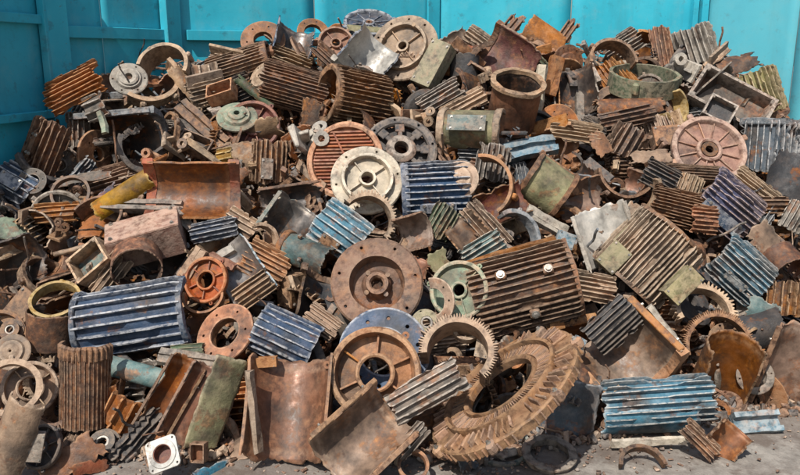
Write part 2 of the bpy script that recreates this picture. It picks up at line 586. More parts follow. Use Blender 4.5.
def B_disc(R, var='flange', col='brown', col2=None, seed=0, n=8, arc=360, bore=.14, deep=1.0, hole=.045):
    c2 = col2 or col
    parts = []
    S = lambda pr: [(r * R, z * R * deep) for r, z in pr]
    ro = R * .008
    if var == 'flange':          # wide flat rim, deep bowl, raised bearing hub
        pr = [(bore, .05), (bore + .04, .09), (.24, .09), (.26, .02), (.30, -.02), (.34, -.10), (.52, -.10), (.585, -.02), (.60, .09), (.96, .10), (1, .07), (1, -.03), (.62, -.04), (.56, -.16), (.36, -.2), (.28, -.24), (bore, -.24)]
        mb = MB(); mb.lathe(S(pr), 56, 0, arc, wear=[.7, .7, .7, .2, .1, .1, .1, .2, .8, .4, .9, .3, .1, .1, .1, .1, .1], rough=ro, seed=seed)
        parts.append(('flange_plate', drill(mb.mesh('flange_plate', [col]), [p for p in ring_pts(n, R * .84, 11)] if hole else [], R * hole), None, []))
        b = MB(); b.cyl((0, 0, R * .02), (0, 0, 1), R * .055, R * .12, 8)
        bm_ = b.mesh('boss', [c2])
        for (x, y) in ring_pts(4, R * .30, 40):
            parts.append(('boss', bm_, Matrix.Translation((x, y, 0)), []))
    elif var == 'bell':          # bell end: raised outer rim, recessed floor, ribs to a wide bore
        pr = [(bore, .06), (bore + .045, .08), (bore + .09, .06), (bore + .1, -.10), (.80, -.14), (.84, -.02), (.87, .12), (.955, .13), (1, .08), (.99, -.14), (.86, -.22), (.5, -.26), (bore, -.22)]
        mb = MB(); mb.lathe(S(pr), 56, 0, arc, wear=[.4, .8, .4, .1, .1, .1, .6, .9, .7, .2, .1, .1, .1], rough=ro, seed=seed)
        parts.append(('bell_housing', mb.mesh('bell_housing', [col]), None, []))
        r0, r1 = (bore + .08) * R, .83 * R
        rb = MB(); rb.box(((r0 + r1) / 2, 0, -R * .06 * deep), (r1 - r0, R * .045, R * .13), None, .2)
        rm = rb.mesh('rib', [col])
        if arc >= 359:
            for k in range(n):
                parts.append(('rib', rm, Matrix.Rotation(2 * math.pi * (k + .4) / n, 4, 'Z'), []))
        lg = MB(); lg.lathe([(R * .03, -R * .06), (R * .085, -R * .06), (R * .085, R * .06), (R * .03, R * .06)], 12)
        lm = lg.mesh('bolt_lug', [col])
        for (x, y) in ring_pts(3, R * 1.05, 170):
            parts.append(('bolt_lug', lm, Matrix.Translation((x, y, 0)), []))
    elif var == 'spoke':         # open windows between spokes
        pr = [(.80, .06), (.94, .08), (1, .05), (1, -.12), (.9, -.16), (.78, -.12), (.76, .0)]
        mb = MB(); mb.lathe(S(pr), 48, 0, arc, wear=[.5, .9, .9, .2, .1, .2, .3], rough=ro, seed=seed)
        me = drill(mb.mesh('outer_rim', [col]), ring_pts(n, R * .89, 9), R * .035)
        parts.append(('outer_rim', me, None, []))
        mb = MB(); mb.lathe(S([(bore, .10), (bore + .10, .12), (bore + .22, .04), (bore + .24, -.1), (bore, -.14)]), 32, wear=[.8, .9, .4, .1, .1], seed=seed)
        parts.append(('bearing_hub', mb.mesh('bearing_hub', [c2]), None, []))
        rb = MB(); rb.box((R * (bore + .2 + .8) / 2, 0, -R * .03), (R * (.82 - bore - .2), R * .13, R * .09), None, .2)
        rb.box((R * .66, 0, -R * .01), (R * .24, R * .26, R * .07), None, .2)
        rm = rb.mesh('spoke', [col])
        for k in range(n):
            parts.append(('spoke', rm, Matrix.Rotation(2 * math.pi * k / n, 4, 'Z'), []))
        mb = MB(); mb.lathe(S([(bore, -.16), (.8, -.20), (.8, -.24), (bore, -.2)]), 32)
        parts.append(('back_plate', mb.mesh('back_plate', ['dark']), None, []))
    elif var == 'slatted':       # cover with parallel raised bars inside a smooth rim
        mb = MB(); mb.lathe(S([(.0001, -.04), (.84, -.04), (.86, .07), (.93, .09), (1, .05), (1, -.06), (.0001, -.08)]), 56, wear=[.1, .1, .6, .9, .8, .2, .1], rough=ro, seed=seed, closed=False)
        parts.append(('cover_plate', mb.mesh('cover_plate', [col, c2]), None, []))
        for k in range(n):
            y = R * (-.78 + 1.56 * (k + .5) / n)
            l = 2 * math.sqrt(max(.01, (.83 * R) ** 2 - y * y))
            b = MB(); b.box((0, y, R * .0), (l, R * .045, R * .075), None, .2)
            parts.append(('raised_slat', b.mesh('raised_slat', [c2]), None, []))
        b = MB(); b.box((R * .05, 0, R * .012), (R * .05, R * 1.6, R * .08), None, .2)
        parts.append(('cross_bar', b.mesh('cross_bar', [c2]), Matrix.Rotation(.5, 4, 'Z'), []))
    elif var == 'radial':        # shallow dish with radial ribs and small hub
        pr = [(bore, .05), (bore + .05, .09), (bore + .10, .05), (bore + .12, -.04), (.80, -.03), (.84, .03), (.87, .08), (.97, .09), (1, .05), (1, -.06), (.8, -.12), (bore, -.10)]
        mb = MB(); mb.lathe(S(pr), 56, 0, arc, wear=[.5, .8, .5, .1, .1, .3, .7, .9, .8, .2, .1, .1], rough=ro, seed=seed)
        parts.append(('dished_plate', mb.mesh('dished_plate', [col]), None, []))
        r0, r1 = (bore + .10) * R, .83 * R
        rb = MB(); rb.box(((r0 + r1) / 2, 0, -R * .005), (r1 - r0, R * .03, R * .06), None, .2)
        rm = rb.mesh('rib', [c2])
        for k in range(n):
            parts.append(('rib', rm, Matrix.Rotation(2 * math.pi * (k + .4) / n, 4, 'Z'), []))
        mb = MB(); mb.lathe(S([(bore * .45, .05), (bore * .9, .06), (bore * .95, -.05), (bore * .45, -.05)]), 20)
        parts.append(('bearing_hub', mb.mesh('bearing_hub', ['darkbrown']), None, []))
        lg = MB(); lg.box((0, 0, 0), (R * .2, R * .16, R * .09), None, .25)
        lm = lg.mesh('bolt_lug', [col])
        for k, (x, y) in enumerate(ring_pts(4, R * 1.04, 20)):
            parts.append(('bolt_lug', lm, Matrix.Translation((x, y, 0)) @ Matrix.Rotation(rad(20 + 90 * k), 4, 'Z'), []))
    elif var == 'finned':        # broad flat annulus: raised ring, two bands of radial fins, finned drum side
        pr = [(bore, .03), (bore + .05, .05), (bore + .06, .0), (.70, .0), (.71, .075), (.75, .075), (.76, .0), (.985, -.01), (1, -.03), (.98, -.14), (.91, -.14), (.92, -.06), (bore, -.05)]
        def mod(th, i, j, r, z):
            if j in (7, 8, 9):
                r *= 1 - .022 * max(0, nz(math.cos(th) * 5, math.sin(th) * 5, seed)) - .02 * max(0, nz(math.cos(th) * 14, math.sin(th) * 14, seed) - .15)
            return r, z
        mb = MB(); mb.lathe(S(pr), 120, 0, arc, mod=mod, wear=[.4, .7, .2, .1, .7, .7, .2, .7, .8, .6, .1, .1, .1], rough=ro * .25, seed=seed)
        parts.append(('annular_plate', mb.mesh('annular_plate', [col]), None, []))
        fm = []
        for q in range(5):
            h1 = (.075, .06, .085, .03, .07)[q]
            b = MB(); b.box((R * (.865 - .01 * (q % 2)), 0, R * h1 * .5 * .6), (R * (.20 - .02 * (q % 3)), R * .026, R * h1), None, .25, 0, R * .010, seed + q)
            fm.append(b.mesh('outer_fin', [col]))
        b = MB(); b.box((R * (bore + .70) / 2 + R * .03, 0, R * .01), (R * (.61 - bore), R * .013, R * .045), None, .25, 0, R * .004, seed)
        im = b.mesh('inner_fin', [col])
        b = MB(); b.box((R * .995, 0, -R * .085), (R * .03, R * .022, R * .10), None, .25, 0, R * .006, seed)
        sm = b.mesh('side_fin', [col])
        for k in range(n):
            rz = lambda a: Matrix.Rotation(2 * math.pi * (k + a) / n + .012 * nz(k * 1.7, seed), 4, 'Z')
            if nz(k * .37, seed + 3) < .33:
                parts.append(('outer_fin', fm[int(abs(nz(k * 1.9, 4)) * 40) % 5], rz(0), []))
            parts.append(('inner_fin', im, rz(.2), []))
            parts.append(('inner_fin', im, rz(.7), []))
            if nz(k * .5, seed + 9) < .3:
                parts.append(('side_fin', sm, rz(.5), []))
        lg = MB(); lg.box((0, 0, -R * .05), (R * .13, R * .11, R * .13), None, .25, 0, R * .02, seed)
        lm = lg.mesh('bolt_lug', [col])
        for k, (x, y) in enumerate(ring_pts(7, R * 1.0, 12)):
            parts.append(('bolt_lug', lm, Matrix.Translation((x, y, 0)) @ Matrix.Rotation(rad(12 + 51.4 * k), 4, 'Z'), [('bolt', bolt_mesh(R * .02, R * .03), Matrix.Translation((0, 0, R * .01)))]))
    elif var == 'cap':           # small closed domed cap
        pr = [(bore * .5, .30), (bore, .33), (bore + .12, .28), (.45, .20), (.62, .20), (.7, .06), (.95, .05), (1, .02), (1, -.08), (.6, -.08), (bore * .5, -.02)]
        mb = MB(); mb.lathe(S(pr), 40, wear=[.3, .7, .5, .2, .8, .2, .4, .9, .3, .1, .1], rough=ro, seed=seed)
        parts.append(('cap_body', drill(mb.mesh('cap_body', [col]), ring_pts(n, R * .83, 5), R * .05), None, []))
    elif var == 'shield':        # low outer flange, raised spigot ring, dished floor with ribs, open bearing bore
        pr = [(bore, .16), (bore + .06, .17), (bore + .07, .05), (.60, .04), (.63, .20), (.70, .21), (.73, .06), (.97, .05), (1, .02), (1, -.05), (.6, -.12), (bore, -.10)]
        mb = MB(); mb.lathe(S(pr), 56, 0, arc, wear=[.5, .8, .2, .1, .5, .9, .2, .6, .9, .2, .1, .1], rough=ro, seed=seed)
        parts.append(('shield_plate', drill(mb.mesh('shield_plate', [col]), ring_pts(n, R * .86, 11), R * .035), None, []))
        rb = MB(); rb.box(((bore + .62) / 2 * R, 0, R * .085 * deep), (R * (.56 - bore), R * .03, R * .08), None, .2)
        rm = rb.mesh('rib', [col])
        for k in range(4):
            parts.append(('rib', rm, Matrix.Rotation(2 * math.pi * (k + .4) / 4, 4, 'Z'), []))
        lg = MB(); lg.cyl((0, 0, R * .1 * deep), (0, 0, 1), R * .06, R * .12, 10)
        lm = lg.mesh('boss', [col])
        for (x, y) in ring_pts(4, R * .66, 62):
            parts.append(('boss', lm, Matrix.Translation((x, y, R * .06)), []))
    elif var == 'square':        # square machined flange with raised ring and corner holes
        mb = MB(); N = 48
        vs, fs = [], []
        for (rr, z, sq) in ((bore, .16, 0), (.86, .16, 0), (.90, .08, 0), (1, .08, 1), (1, -.08, 1), (bore, -.12, 0)):
            for i in range(N):
                th = 2 * math.pi * i / N
                c, s_ = math.cos(th), math.sin(th)
                q = min(1 / max(abs(c), abs(s_)), 1.30) if sq else 1
                vs.append((rr * q * c * R, rr * q * s_ * R, z * R))
        for q in range(6):
            for i in range(N):
                fs.append([q * N + i, q * N + (i + 1) % N, ((q + 1) % 6) * N + (i + 1) % N, ((q + 1) % 6) * N + i])
        mb.add(vs, fs, 0, False, [.5] * len(vs))
        parts.append(('flange_plate', drill(mb.mesh('flange_plate', [col]), ring_pts(4, R * 1.13, 45), R * .07), None, []))
        mb = MB(); mb.lathe(S([(bore - .01, .12), (bore - .05, .12), (bore - .05, -.5), (.001, -.5), (.001, -.55), (bore - .01, -.55)]), 36)
        parts.append(('bore_lining', mb.mesh('bore_lining', [c2]), None, []))
    elif var == 'plain':         # flat washer-like flange with holes
        pr = [(bore, .03), (bore + .03, .045), (bore + .05, .045), (.94, .045), (.975, .045), (1, .02), (1, -.05), (bore, -.05)]
        mb = MB(); mb.lathe(S(pr), 44, 0, arc, wear=[.7, .8, .1, .1, .8, .8, .4, .3], rough=ro, seed=seed)
        parts.append(('flange_plate', drill(mb.mesh('flange_plate', [col]), [p for i, p in enumerate(ring_pts(n, R * (1 + bore) / 2, 12)) if arc >= 359 or (math.degrees(math.atan2(p[1], p[0])) % 360) < arc - 12], R * hole), None, []))
        mb = MB(); mb.lathe(S([(bore + .01, -.05), (bore + .09, -.05), (bore + .07, -.3), (bore + .01, -.3)]), 36, 0, arc, seed=seed)
        parts.append(('spigot', mb.mesh('spigot', [c2]), None, []))
    return parts


def B_ring(R, w=.3, t=.12, arc=360, col='brown', col2=None, seed=0, teeth=0, lugs=3, lip=True):
    """open band: w = axial width, t = wall thickness, both as fractions of R"""
    c2 = col2 or col
    W, T = w * R, t * R
    pr = [(R - T, -W / 2), (R - T * .3, -W / 2), (R - T * .25, W * .25), (R, W * .3), (R, W * .5), (R - T, W * .5)] if lip else [(R - T, -W / 2), (R, -W / 2), (R, W / 2), (R - T, W / 2)]
    mb = MB()
    mod = None
    seg = max(14, int(arc / 7))
    if teeth:
        seg = teeth * 4
        def mod(th, i, j, r, z):
            return (r + T * max(.1, .75 + 1.1 * nz((i // 4) * .73, seed)) if (i % 4) in (0, 1) and 1 <= j <= (4 if lip else 2) else r, z)
    mb.lathe(pr, seg, -arc / 2, arc / 2, mod=mod, wear=[.3] + [.7] * (len(pr) - 2) + [.5], rough=T * .12, seed=seed)
    parts = [('band', mb.mesh('band', [col]), None, [])]
    lg = MB(); lg.box((0, 0, 0), (R * .2, R * .18, W * .6), None, .25, 0, R * .02, seed)
    lm = lg.mesh('bolt_lug', [c2])
    for k in range(lugs):
        a = -arc / 2 + arc * (k + .5) / lugs
        parts.append(('bolt_lug', lm, Matrix.Rotation(rad(a), 4, 'Z') @ Matrix.Translation((R * 1.04, 0, W * .1)), []))
    return parts


def B_box(L, W, D, col='grey', col2=None, seed=0, lid=False, hole=False, flare=0.0):
    """cast terminal box: long along Z, opening towards X; walls, floor, rim with bolts"""
    c2 = col2 or BORE.get(col, col)
    t = min(W, L) * .07
    mb = MB()
    # floor and four walls as one tapered tray
    o = [(-W / 2, -L / 2), (W / 2, -L / 2), (W / 2, L / 2), (-W / 2, L / 2)]
    k1 = 1 - flare
    def ringv(x, sc_, ins):
        return [Vector((x, (a[0] - math.copysign(ins, a[0])) * sc_ , (a[1] - math.copysign(ins, a[1])) * sc_)) + Vector((nz(x * 9, a[0] * 7, seed), nz(a[1] * 8, x * 9, seed), nz(seed, a[0] * 5, a[1] * 6))) * t * .5 for a in o]
    vs = ringv(-D / 2, k1, 0) + ringv(D / 2, 1, 0) + ringv(D / 2, 1, t) + ringv(-D / 2 + t, k1, t)
    fs = [[3, 2, 1, 0]]
    for q in range(3):
        for i in range(4):
            j = (i + 1) % 4
            fs.append([q * 4 + i, q * 4 + j, q * 4 + 4 + j, q * 4 + 4 + i])
    ws = [.4] * 4 + [.9] * 8 + [.1] * 4
    mb.add(vs, fs, 0, False, ws)
    mb.f.append([12, 13, 14, 15]); mb.m.append(1); mb.s.append(False)
    parts = [('tray', mb.mesh('tray', [col, c2]), None, [])]
    if lid:
        b = MB(); b.box((D / 2 + t * .5, 0, 0), (t, W * 1.02, L * 1.02), None, .2, 0, t * .4, seed)
        parts.append(('lid', b.mesh('lid', [col]), None, [('bolt', bolt_mesh(t * .6, t * .7), frame_at((D / 2 + t, sy * W * .4, sz * L * .42), (1, 0, 0))) for sy in (-1, 1) for sz in (-1, 1)]))
    else:
        b = MB()
        lm = None
        b.box((0, 0, 0), (D * .22, t * 2.2, t * 2.2), None, .25)
        lm = b.mesh('corner_lug', [col])
        for sy in (-1, 1):
            for sz in (-1, 1):
                parts.append(('corner_lug', lm, Matrix.Translation((D / 2 - D * .10, sy * (W / 2 - t * 1.2), sz * (L / 2 - t * 1.2))), []))
    if hole:
        b = MB(); b.lathe([(W * .12, -t), (W * .22, -t), (W * .22, t * 1.3), (W * .12, t * 1.3)], 18)
        parts.append(('cable_gland', b.mesh('cable_gland', [col]), frame_at((-D / 2 + t * 1.5, 0, 0), (1, 0, 0)), []))
    return parts


def B_bar(L, W, T, kind='flat', col='brown', seed=0, bend=0.0):
    """rolled or cast bar along Z: flat, angle or channel section, snapped ends"""
    if kind == 'flat':
        cs = [(-T / 2, -W / 2), (T / 2, -W / 2 + T * .3), (T / 2, W / 2 - T * .3), (-T / 2, W / 2)]
    elif kind == 'angle':
        cs = [(-W * .3, -W / 2), (W * .3, -W / 2), (W * .3, -W / 2 + T), (-W * .3 + T, -W / 2 + T), (-W * .3 + T, W / 2), (-W * .3, W / 2)]
    elif kind == 'channel':
        h = W * .32
        cs = [(-h, -W / 2), (h, -W / 2), (h, -W / 2 + T), (-h + T, -W / 2 + T), (-h + T, W / 2 - T), (h, W / 2 - T), (h, W / 2), (-h, W / 2)]
    else:                        # round rod
        cs = [(W / 2 * math.cos(a * math.pi / 4), W / 2 * math.sin(a * math.pi / 4)) for a in range(8)]
    nv, n = 9, len(cs)
    vs = []
    for k in range(nv):
        t = k / (nv - 1)
        b = bend * L * 4 * (t - .5) ** 2
        for i, (x, y) in enumerate(cs):
            z = -L / 2 + L * t
            if k == 0:
                z += L * .04 * (1 + nz(i * 1.3, seed))
            if k == nv - 1:
                z -= L * .04 * (1 + nz(i * 1.3, seed + 3))
            e = T * .22
            vs.append((x + b + e * nz(t * 4, i * .9, seed), y + e * nz(t * 4, i * .9, seed + 5), z))
    fs = []
    for k in range(nv - 1):
        for i in range(n):
            j = (i + 1) % n
            fs.append([k * n + i, k * n + j, (k + 1) * n + j, (k + 1) * n + i])
    fs += [list(range(n))[::-1], [(nv - 1) * n + i for i in range(n)]]
    mb = MB()
    mb.add(vs, fs, 0, kind == 'rod', [.45] * len(vs))
    return [('bar', mb.mesh('bar', [col]), None, [])]


def B_plate(L, W, col='brown', curve=.35, seed=0, thick=.008, jag=.22, ribs=0):
    """torn curved sheet of casing"""
    R = W / (2 * math.sin(max(.12, curve)))
    me, xs = shell_mesh(R, L, math.degrees(2 * max(.12, curve)), 0, 0, seed, [col, BORE[col]], thick, jag, jag, 0, 'plate')
    parts = [('plate', me, None, [])]
    for k in range(ribs):
        b = MB(); b.box((R - xs + thick, (k - (ribs - 1) / 2) * W * .35, 0), (thick * 2.4, thick * 1.4, L * .75), None, .2)
        parts.append(('rib', b.mesh('rib', [col]), None, []))
    return parts


def B_bracket(S, col='tan', seed=0):
    """cast foot bracket: ribbed base, upright web, two bored ears"""
    mb = MB()
    mb.box((0, 0, 0), (S * .9, S * .5, S * .12), None, .2, 0, S * .05, seed)
    parts = [('base', mb.mesh('base', [col]), None, [])]
    mb = MB(); mb.box((-S * .1, 0, S * .24), (S * .12, S * .46, S * .42), Matrix.Rotation(.15, 3, 'Y'), .2, 0, S * .06, seed + 2)
    parts.append(('web', mb.mesh('web', [col]), None, []))
    mb = MB(); mb.lathe([(S * .07, -S * .07), (S * .16, -S * .07), (S * .16, S * .07), (S * .07, S * .07)], 14, rough=S * .01, seed=seed)
    em = mb.mesh('ear', [col])
    for s in (-1, 1):
        parts.append(('ear', em, frame_at((S * .1 * s, S * .17 * s, S * .42), (1, .3 * s, .2)), []))
    mb = MB(); mb.box((S * .2, 0, S * .14), (S * .4, S * .07, S * .2), Matrix.Rotation(-.35, 3, 'Y'), .2, 0, S * .03, seed)
    parts.append(('gusset', mb.mesh('gusset', [col]), None, []))
    return parts


def B_hub(R, H, col='brown', seed=0):
    mb = MB()
    pr = [(.42 * R, -H * .5), (R, -H * .5), (R, -H * .25), (.68 * R, -H * .18), (.62 * R, H * .35), (.78 * R, H * .4), (.78 * R, H * .5), (.42 * R, H * .5)]
    mb.lathe(pr, 28, wear=[.2, .8, .8, .2, .3, .8, .9, .7], rough=R * .02, seed=seed)
    me = drill(mb.mesh('hub_body', [col]), ring_pts(4, R * .86, 20), R * .08)
    parts = [('hub_body', me, None, [])]
    mb = MB(); mb.lathe([(.28 * R, -H * .3), (.40 * R, -H * .3), (.40 * R, H * .44), (.28 * R, H * .44)], 20)
    parts.append(('bearing_sleeve', mb.mesh('bearing_sleeve', ['bolt']), None, []))
    return parts


# ------------------------------------------------------------------ placing
def link(o):
    COL.objects.link(o)
    return o


def assemble(name, parts, matrix):
    if len(parts) == 1 and not parts[0][3]:
        root = link(bpy.data.objects.new(name, parts[0][1]))
        root.matrix_world = matrix
        return root
    root = link(bpy.data.objects.new(name, None))
    root.empty_display_size = .1
    root.matrix_world = matrix
    for pn, me, mx, sub in parts:
        o = link(bpy.data.objects.new(pn, me))
        o.parent = root
        if mx is not None:
            o.matrix_local = mx
        for sn, sm, smx in sub:
            s = link(bpy.data.objects.new(sn, sm))
            s.parent = o
            s.matrix_local = smx
    return root


def pose(a, t, psi):
    """view-space frame: axis at angle a in the picture, tilted t towards the viewer; out turned psi about it"""
    a, t, psi = rad(a), rad(t), rad(psi)
    ax = Vector((math.cos(a) * math.cos(t), math.sin(a) * math.cos(t), math.sin(t)))
    e1 = Vector((0, 0, 1)) - ax * ax.z
    if e1.length < .05:
        e1 = Vector((0, 1, 0)) - ax * ax.y
    e1.normalize()
    e2 = e1.cross(ax)
    out = e1 * math.cos(psi) + e2 * math.sin(psi)
    X, Z = VB @ out, VB @ ax
    Y = Z.cross(X)
    return Matrix((X, Y, Z)).transposed().to_4x4()


def pose_n(nx, ny, roll=0):
    nzv = math.sqrt(max(.02, 1 - nx * nx - ny * ny))
    Z = (VB @ Vector((nx, ny, nzv))).normalized()
    X = (VB @ Vector((1, 0, -nx / nzv))).normalized()
    Y = Z.cross(X)
    return Matrix((X, Y, Z)).transposed().to_4x4() @ Matrix.Rotation(rad(roll), 4, 'Z')


def spot(px, py, d):
    r = ray(px, py)
    t = surf_t(px, py) - d
    return CP + r * t, t / FPX                 # world point, metres per pixel


THINGS = []          # (root, px, py, size px, short reference)
GROUPS = {}
KINDCAT = dict(motor_housing=('motor housing', 'finned motor housings in the scrap pile'), casing_shell=('casing', 'smooth broken casings in the scrap pile'),
               end_shield=('end shield', 'round motor end shields in the scrap pile'), flange_ring=('ring', 'metal rings in the scrap pile'),
               terminal_box=('terminal box', 'terminal boxes in the scrap pile'), metal_bar=('bar', 'metal bars in the scrap pile'),
               metal_plate=('metal plate', 'torn metal plates in the scrap pile'), bearing_hub=('hub', 'bearing hubs in the scrap pile'),
               cast_bracket=('bracket', 'cast brackets in the scrap pile'))


def register(root, kind, label, px, py, size, ref):
    root['label'] = label
    root['category'] = KINDCAT[kind][0]
    root['group'] = KINDCAT[kind][1]
    THINGS.append((root, px, py, size, ref))
    return root


SEED = [10]
def nextseed():
    SEED[0] += 1
    return SEED[0] * 1.37


SC = 1.07
def put(kind, px, py, mat, d, parts, label, ref='', size=20):
    p, _ = spot(px, py, d)
    mat = mat @ Matrix.Scale(SC, 4)
    mat.translation = p
    return register(assemble(kind, parts, mat), kind, label, px, py, size, ref)


def SH(px, py, L, W, a, t, psi, label, ref='', d=.05, arc=150, kind='motor_housing', **kw):
    """finned shell: L, W in photo pixels (length along axis, chord across)"""
    if arc < 175:
        arc = min(172, arc * 1.28)
    _, mpp = spot(px, py, d)
    R = (W / 2) / (math.sin(rad(arc / 2)) if arc < 180 else 1.0) * mpp
    s = nextseed()
    return put(kind, px, py, pose(a, t, psi), d, B_shell(R, L * mpp, arc=arc, seed=s, **kw), label, ref, max(L, W))


def CS(px, py, L, W, a, t, psi, label, ref='', d=.05, arc=150, **kw):
    kw.setdefault('nf', 0)
    return SH(px, py, L, W, a, t, psi, label, ref, d, arc, kind='casing_shell', **kw)


def DI(px, py, r, nx, ny, label, ref='', d=.10, roll=0, kind='end_shield', **kw):
    _, mpp = spot(px, py, d)
    return put(kind, px, py, pose_n(nx, ny, roll), d, B_disc(r * mpp, seed=nextseed(), **kw), label, ref, 2 * r)


def RI(px, py, r, nx, ny, label, ref='', d=.08, roll=0, **kw):
    _, mpp = spot(px, py, d)
    return put('flange_ring', px, py, pose_n(nx, ny, roll), d, B_ring(r * mpp, seed=nextseed(), **kw), label, ref, 2 * r)


def BX(px, py, L, W, D, a, t, psi, label, ref='', d=.08, **kw):
    _, mpp = spot(px, py, d)
    return put('terminal_box', px, py, pose(a, t, psi), d, B_box(L * mpp, W * mpp, D * mpp, seed=nextseed(), **kw), label, ref, max(L, W))


def BA(px, py, L, W, T, a, t, psi, label, ref='', d=.08, **kw):
    _, mpp = spot(px, py, d)
    return put('metal_bar', px, py, pose(a, t, psi), d, B_bar(L * mpp, W * mpp, T * mpp, seed=nextseed(), **kw), label, ref, L)


def PL(px, py, L, W, a, t, psi, label, ref='', d=.06, **kw):
    _, mpp = spot(px, py, d)
    return put('metal_plate', px, py, pose(a, t, psi), d, B_plate(L * mpp, W * mpp, seed=nextseed(), **kw), label, ref, max(L, W))


def BK(px, py, s, a, t, psi, label, ref='', d=.08, **kw):
    _, mpp = spot(px, py, d)
    return put('cast_bracket', px, py, pose(a, t, psi), d, B_bracket(s * mpp, seed=nextseed(), **kw), label, ref, s)


def HB(px, py, r, nx, ny, label, ref='', d=.08, h=.7, **kw):
    _, mpp = spot(px, py, d)
    return put('bearing_hub', px, py, pose_n(nx, ny), d, B_hub(r * mpp, r * mpp * h, seed=nextseed(), **kw), label, ref, 2 * r)

# ------------------------------------------------------------------ setting: ground and the painted steel walls
def structure(o, kind='structure'):
    o['kind'] = kind
    return o


def simple_mat(name, build):
    m = bpy.data.materials.new(name)
    m.use_nodes = True
    nt = m.node_tree
    b = nt.nodes['Principled BSDF']
    tc = nd(nt, 'ShaderNodeTexCoord')
    build(nt, b, tc.outputs['Object'])
    return m


def ground_nodes(nt, b, v):
    n1, n2, n3 = noise_tex(nt, v, 1.6, 6, .65), noise_tex(nt, v, 14, 6, .7), noise_tex(nt, v, 110, 3, .6)
    c = ramp(nt, n2, [(.3, (.13, .115, .10)), (.5, (.235, .215, .19)), (.7, (.34, .31, .275))])
    c = mixc(nt, ramp(nt, n1, [(.38, .8), (.6, 0.0)]), c, (.13, .105, .09))
    c = mixc(nt, ramp(nt, noise_tex(nt, v, 3.1, 5, .75), [(.50, 0.0), (.60, .75)]), c, (.10, .075, .06))
    c = mixc(nt, ramp(nt, n3, [(.60, 0.0), (.72, .7)]), c, (.12, .08, .06))
    nt.links.new(c, b.inputs['Base Color'])
    b.inputs['Roughness'].default_value = .95
    bp = nd(nt, 'ShaderNodeBump')
    bp.inputs['Strength'].default_value = .6
    bp.inputs['Distance'].default_value = .01
    nt.links.new(mathn(nt, 'ADD', n2, mathn(nt, 'MULTIPLY', n3, .5)), bp.inputs['Height'])
    nt.links.new(bp.outputs[0], b.inputs['Normal'])


def wall_nodes(nt, b, v, faded=0.0):
    oi = nd(nt, 'ShaderNodeObjectInfo')
    n1, n2, n3 = noise_tex(nt, v, 1.1, 5, .6), noise_tex(nt, v, 9, 6, .7), noise_tex(nt, v, 60, 3, .6)
    mp = nd(nt, 'ShaderNodeMapping')
    mp.inputs['Scale'].default_value = (5, 5, .7)
    nt.links.new(v, mp.inputs[0])
    st = noise_tex(nt, mp.outputs[0], 1.0, 5, .65)
    c = ramp(nt, n1, [(.3, (.016, .31, .43)), (.52, (.026, .40, .525)), (.72, (.055, .46, .575))])
    c = mixc(nt, ramp(nt, st, [(.50, 0.0), (.74, .35)]), c, (.045, .17, .20))       # rain streaks
    c = mixc(nt, ramp(nt, n2, [(.58, 0.0), (.66, .50)]), c, (.035, .13, .17))       # scuffs
    c = mixc(nt, ramp(nt, n3, [(.68, 0.0), (.74, .6)]), c, (.14, .085, .06))
    n6 = noise_tex(nt, v, 3.3, 6, .75)
    c = mixc(nt, ramp(nt, n6, [(.50, 0.0), (.68, .38)]), c, (.16, .42, .46))
    c = mixc(nt, ramp(nt, n6, [(.28, .45), (.42, 0.0)]), c, (.02, .17, .22))        # rust specks
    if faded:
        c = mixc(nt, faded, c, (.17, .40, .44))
    nt.links.new(c, b.inputs['Base Color'])
    b.inputs['Roughness'].default_value = .55
    bp = nd(nt, 'ShaderNodeBump')
    bp.inputs['Strength'].default_value = .35
    bp.inputs['Distance'].default_value = .02
    nt.links.new(mathn(nt, 'ADD', n1, mathn(nt, 'MULTIPLY', n3, .06)), bp.inputs['Height'])
    nt.links.new(bp.outputs[0], b.inputs['Normal'])


M['ground'] = simple_mat('dusty_concrete', ground_nodes)
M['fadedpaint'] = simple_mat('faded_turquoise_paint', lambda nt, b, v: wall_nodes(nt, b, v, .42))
M['wallpaint'] = simple_mat('turquoise_wall_paint', wall_nodes)

# ground: one sheet to the horizon, finely divided near the pile
bm = bmesh.new()
def xs_list():
    return [-150, -60, -20, -8] + [-5 + .12 * i for i in range(84)] + [8, 20, 60, 150]
def ys_list():
    return [-150, -40, -10, -2] + [.6 + .12 * i for i in range(62)] + [12, 30, 80, 150]
gx, gy = xs_list(), ys_list()
gv = [[bm.verts.new((x, y, .012 * nz(x * 2.2, y * 2.2) + .006 * nz(x * 8, y * 8) if abs(x) < 6 and 0 < y < 9 else 0.0)) for x in gx] for y in gy]
for j in range(len(gy) - 1):
    for i in range(len(gx) - 1):
        bm.faces.new((gv[j][i], gv[j][i + 1], gv[j + 1][i + 1], gv[j + 1][i])).smooth = True
me = bpy.data.meshes.new('ground')
bm.to_mesh(me)
me.materials.append(M['ground'])
structure(link(bpy.data.objects.new('ground', me)))


def wall_xy(px, Y):
    return Vector(((px - 400) / FPX * Y * .985, Y))


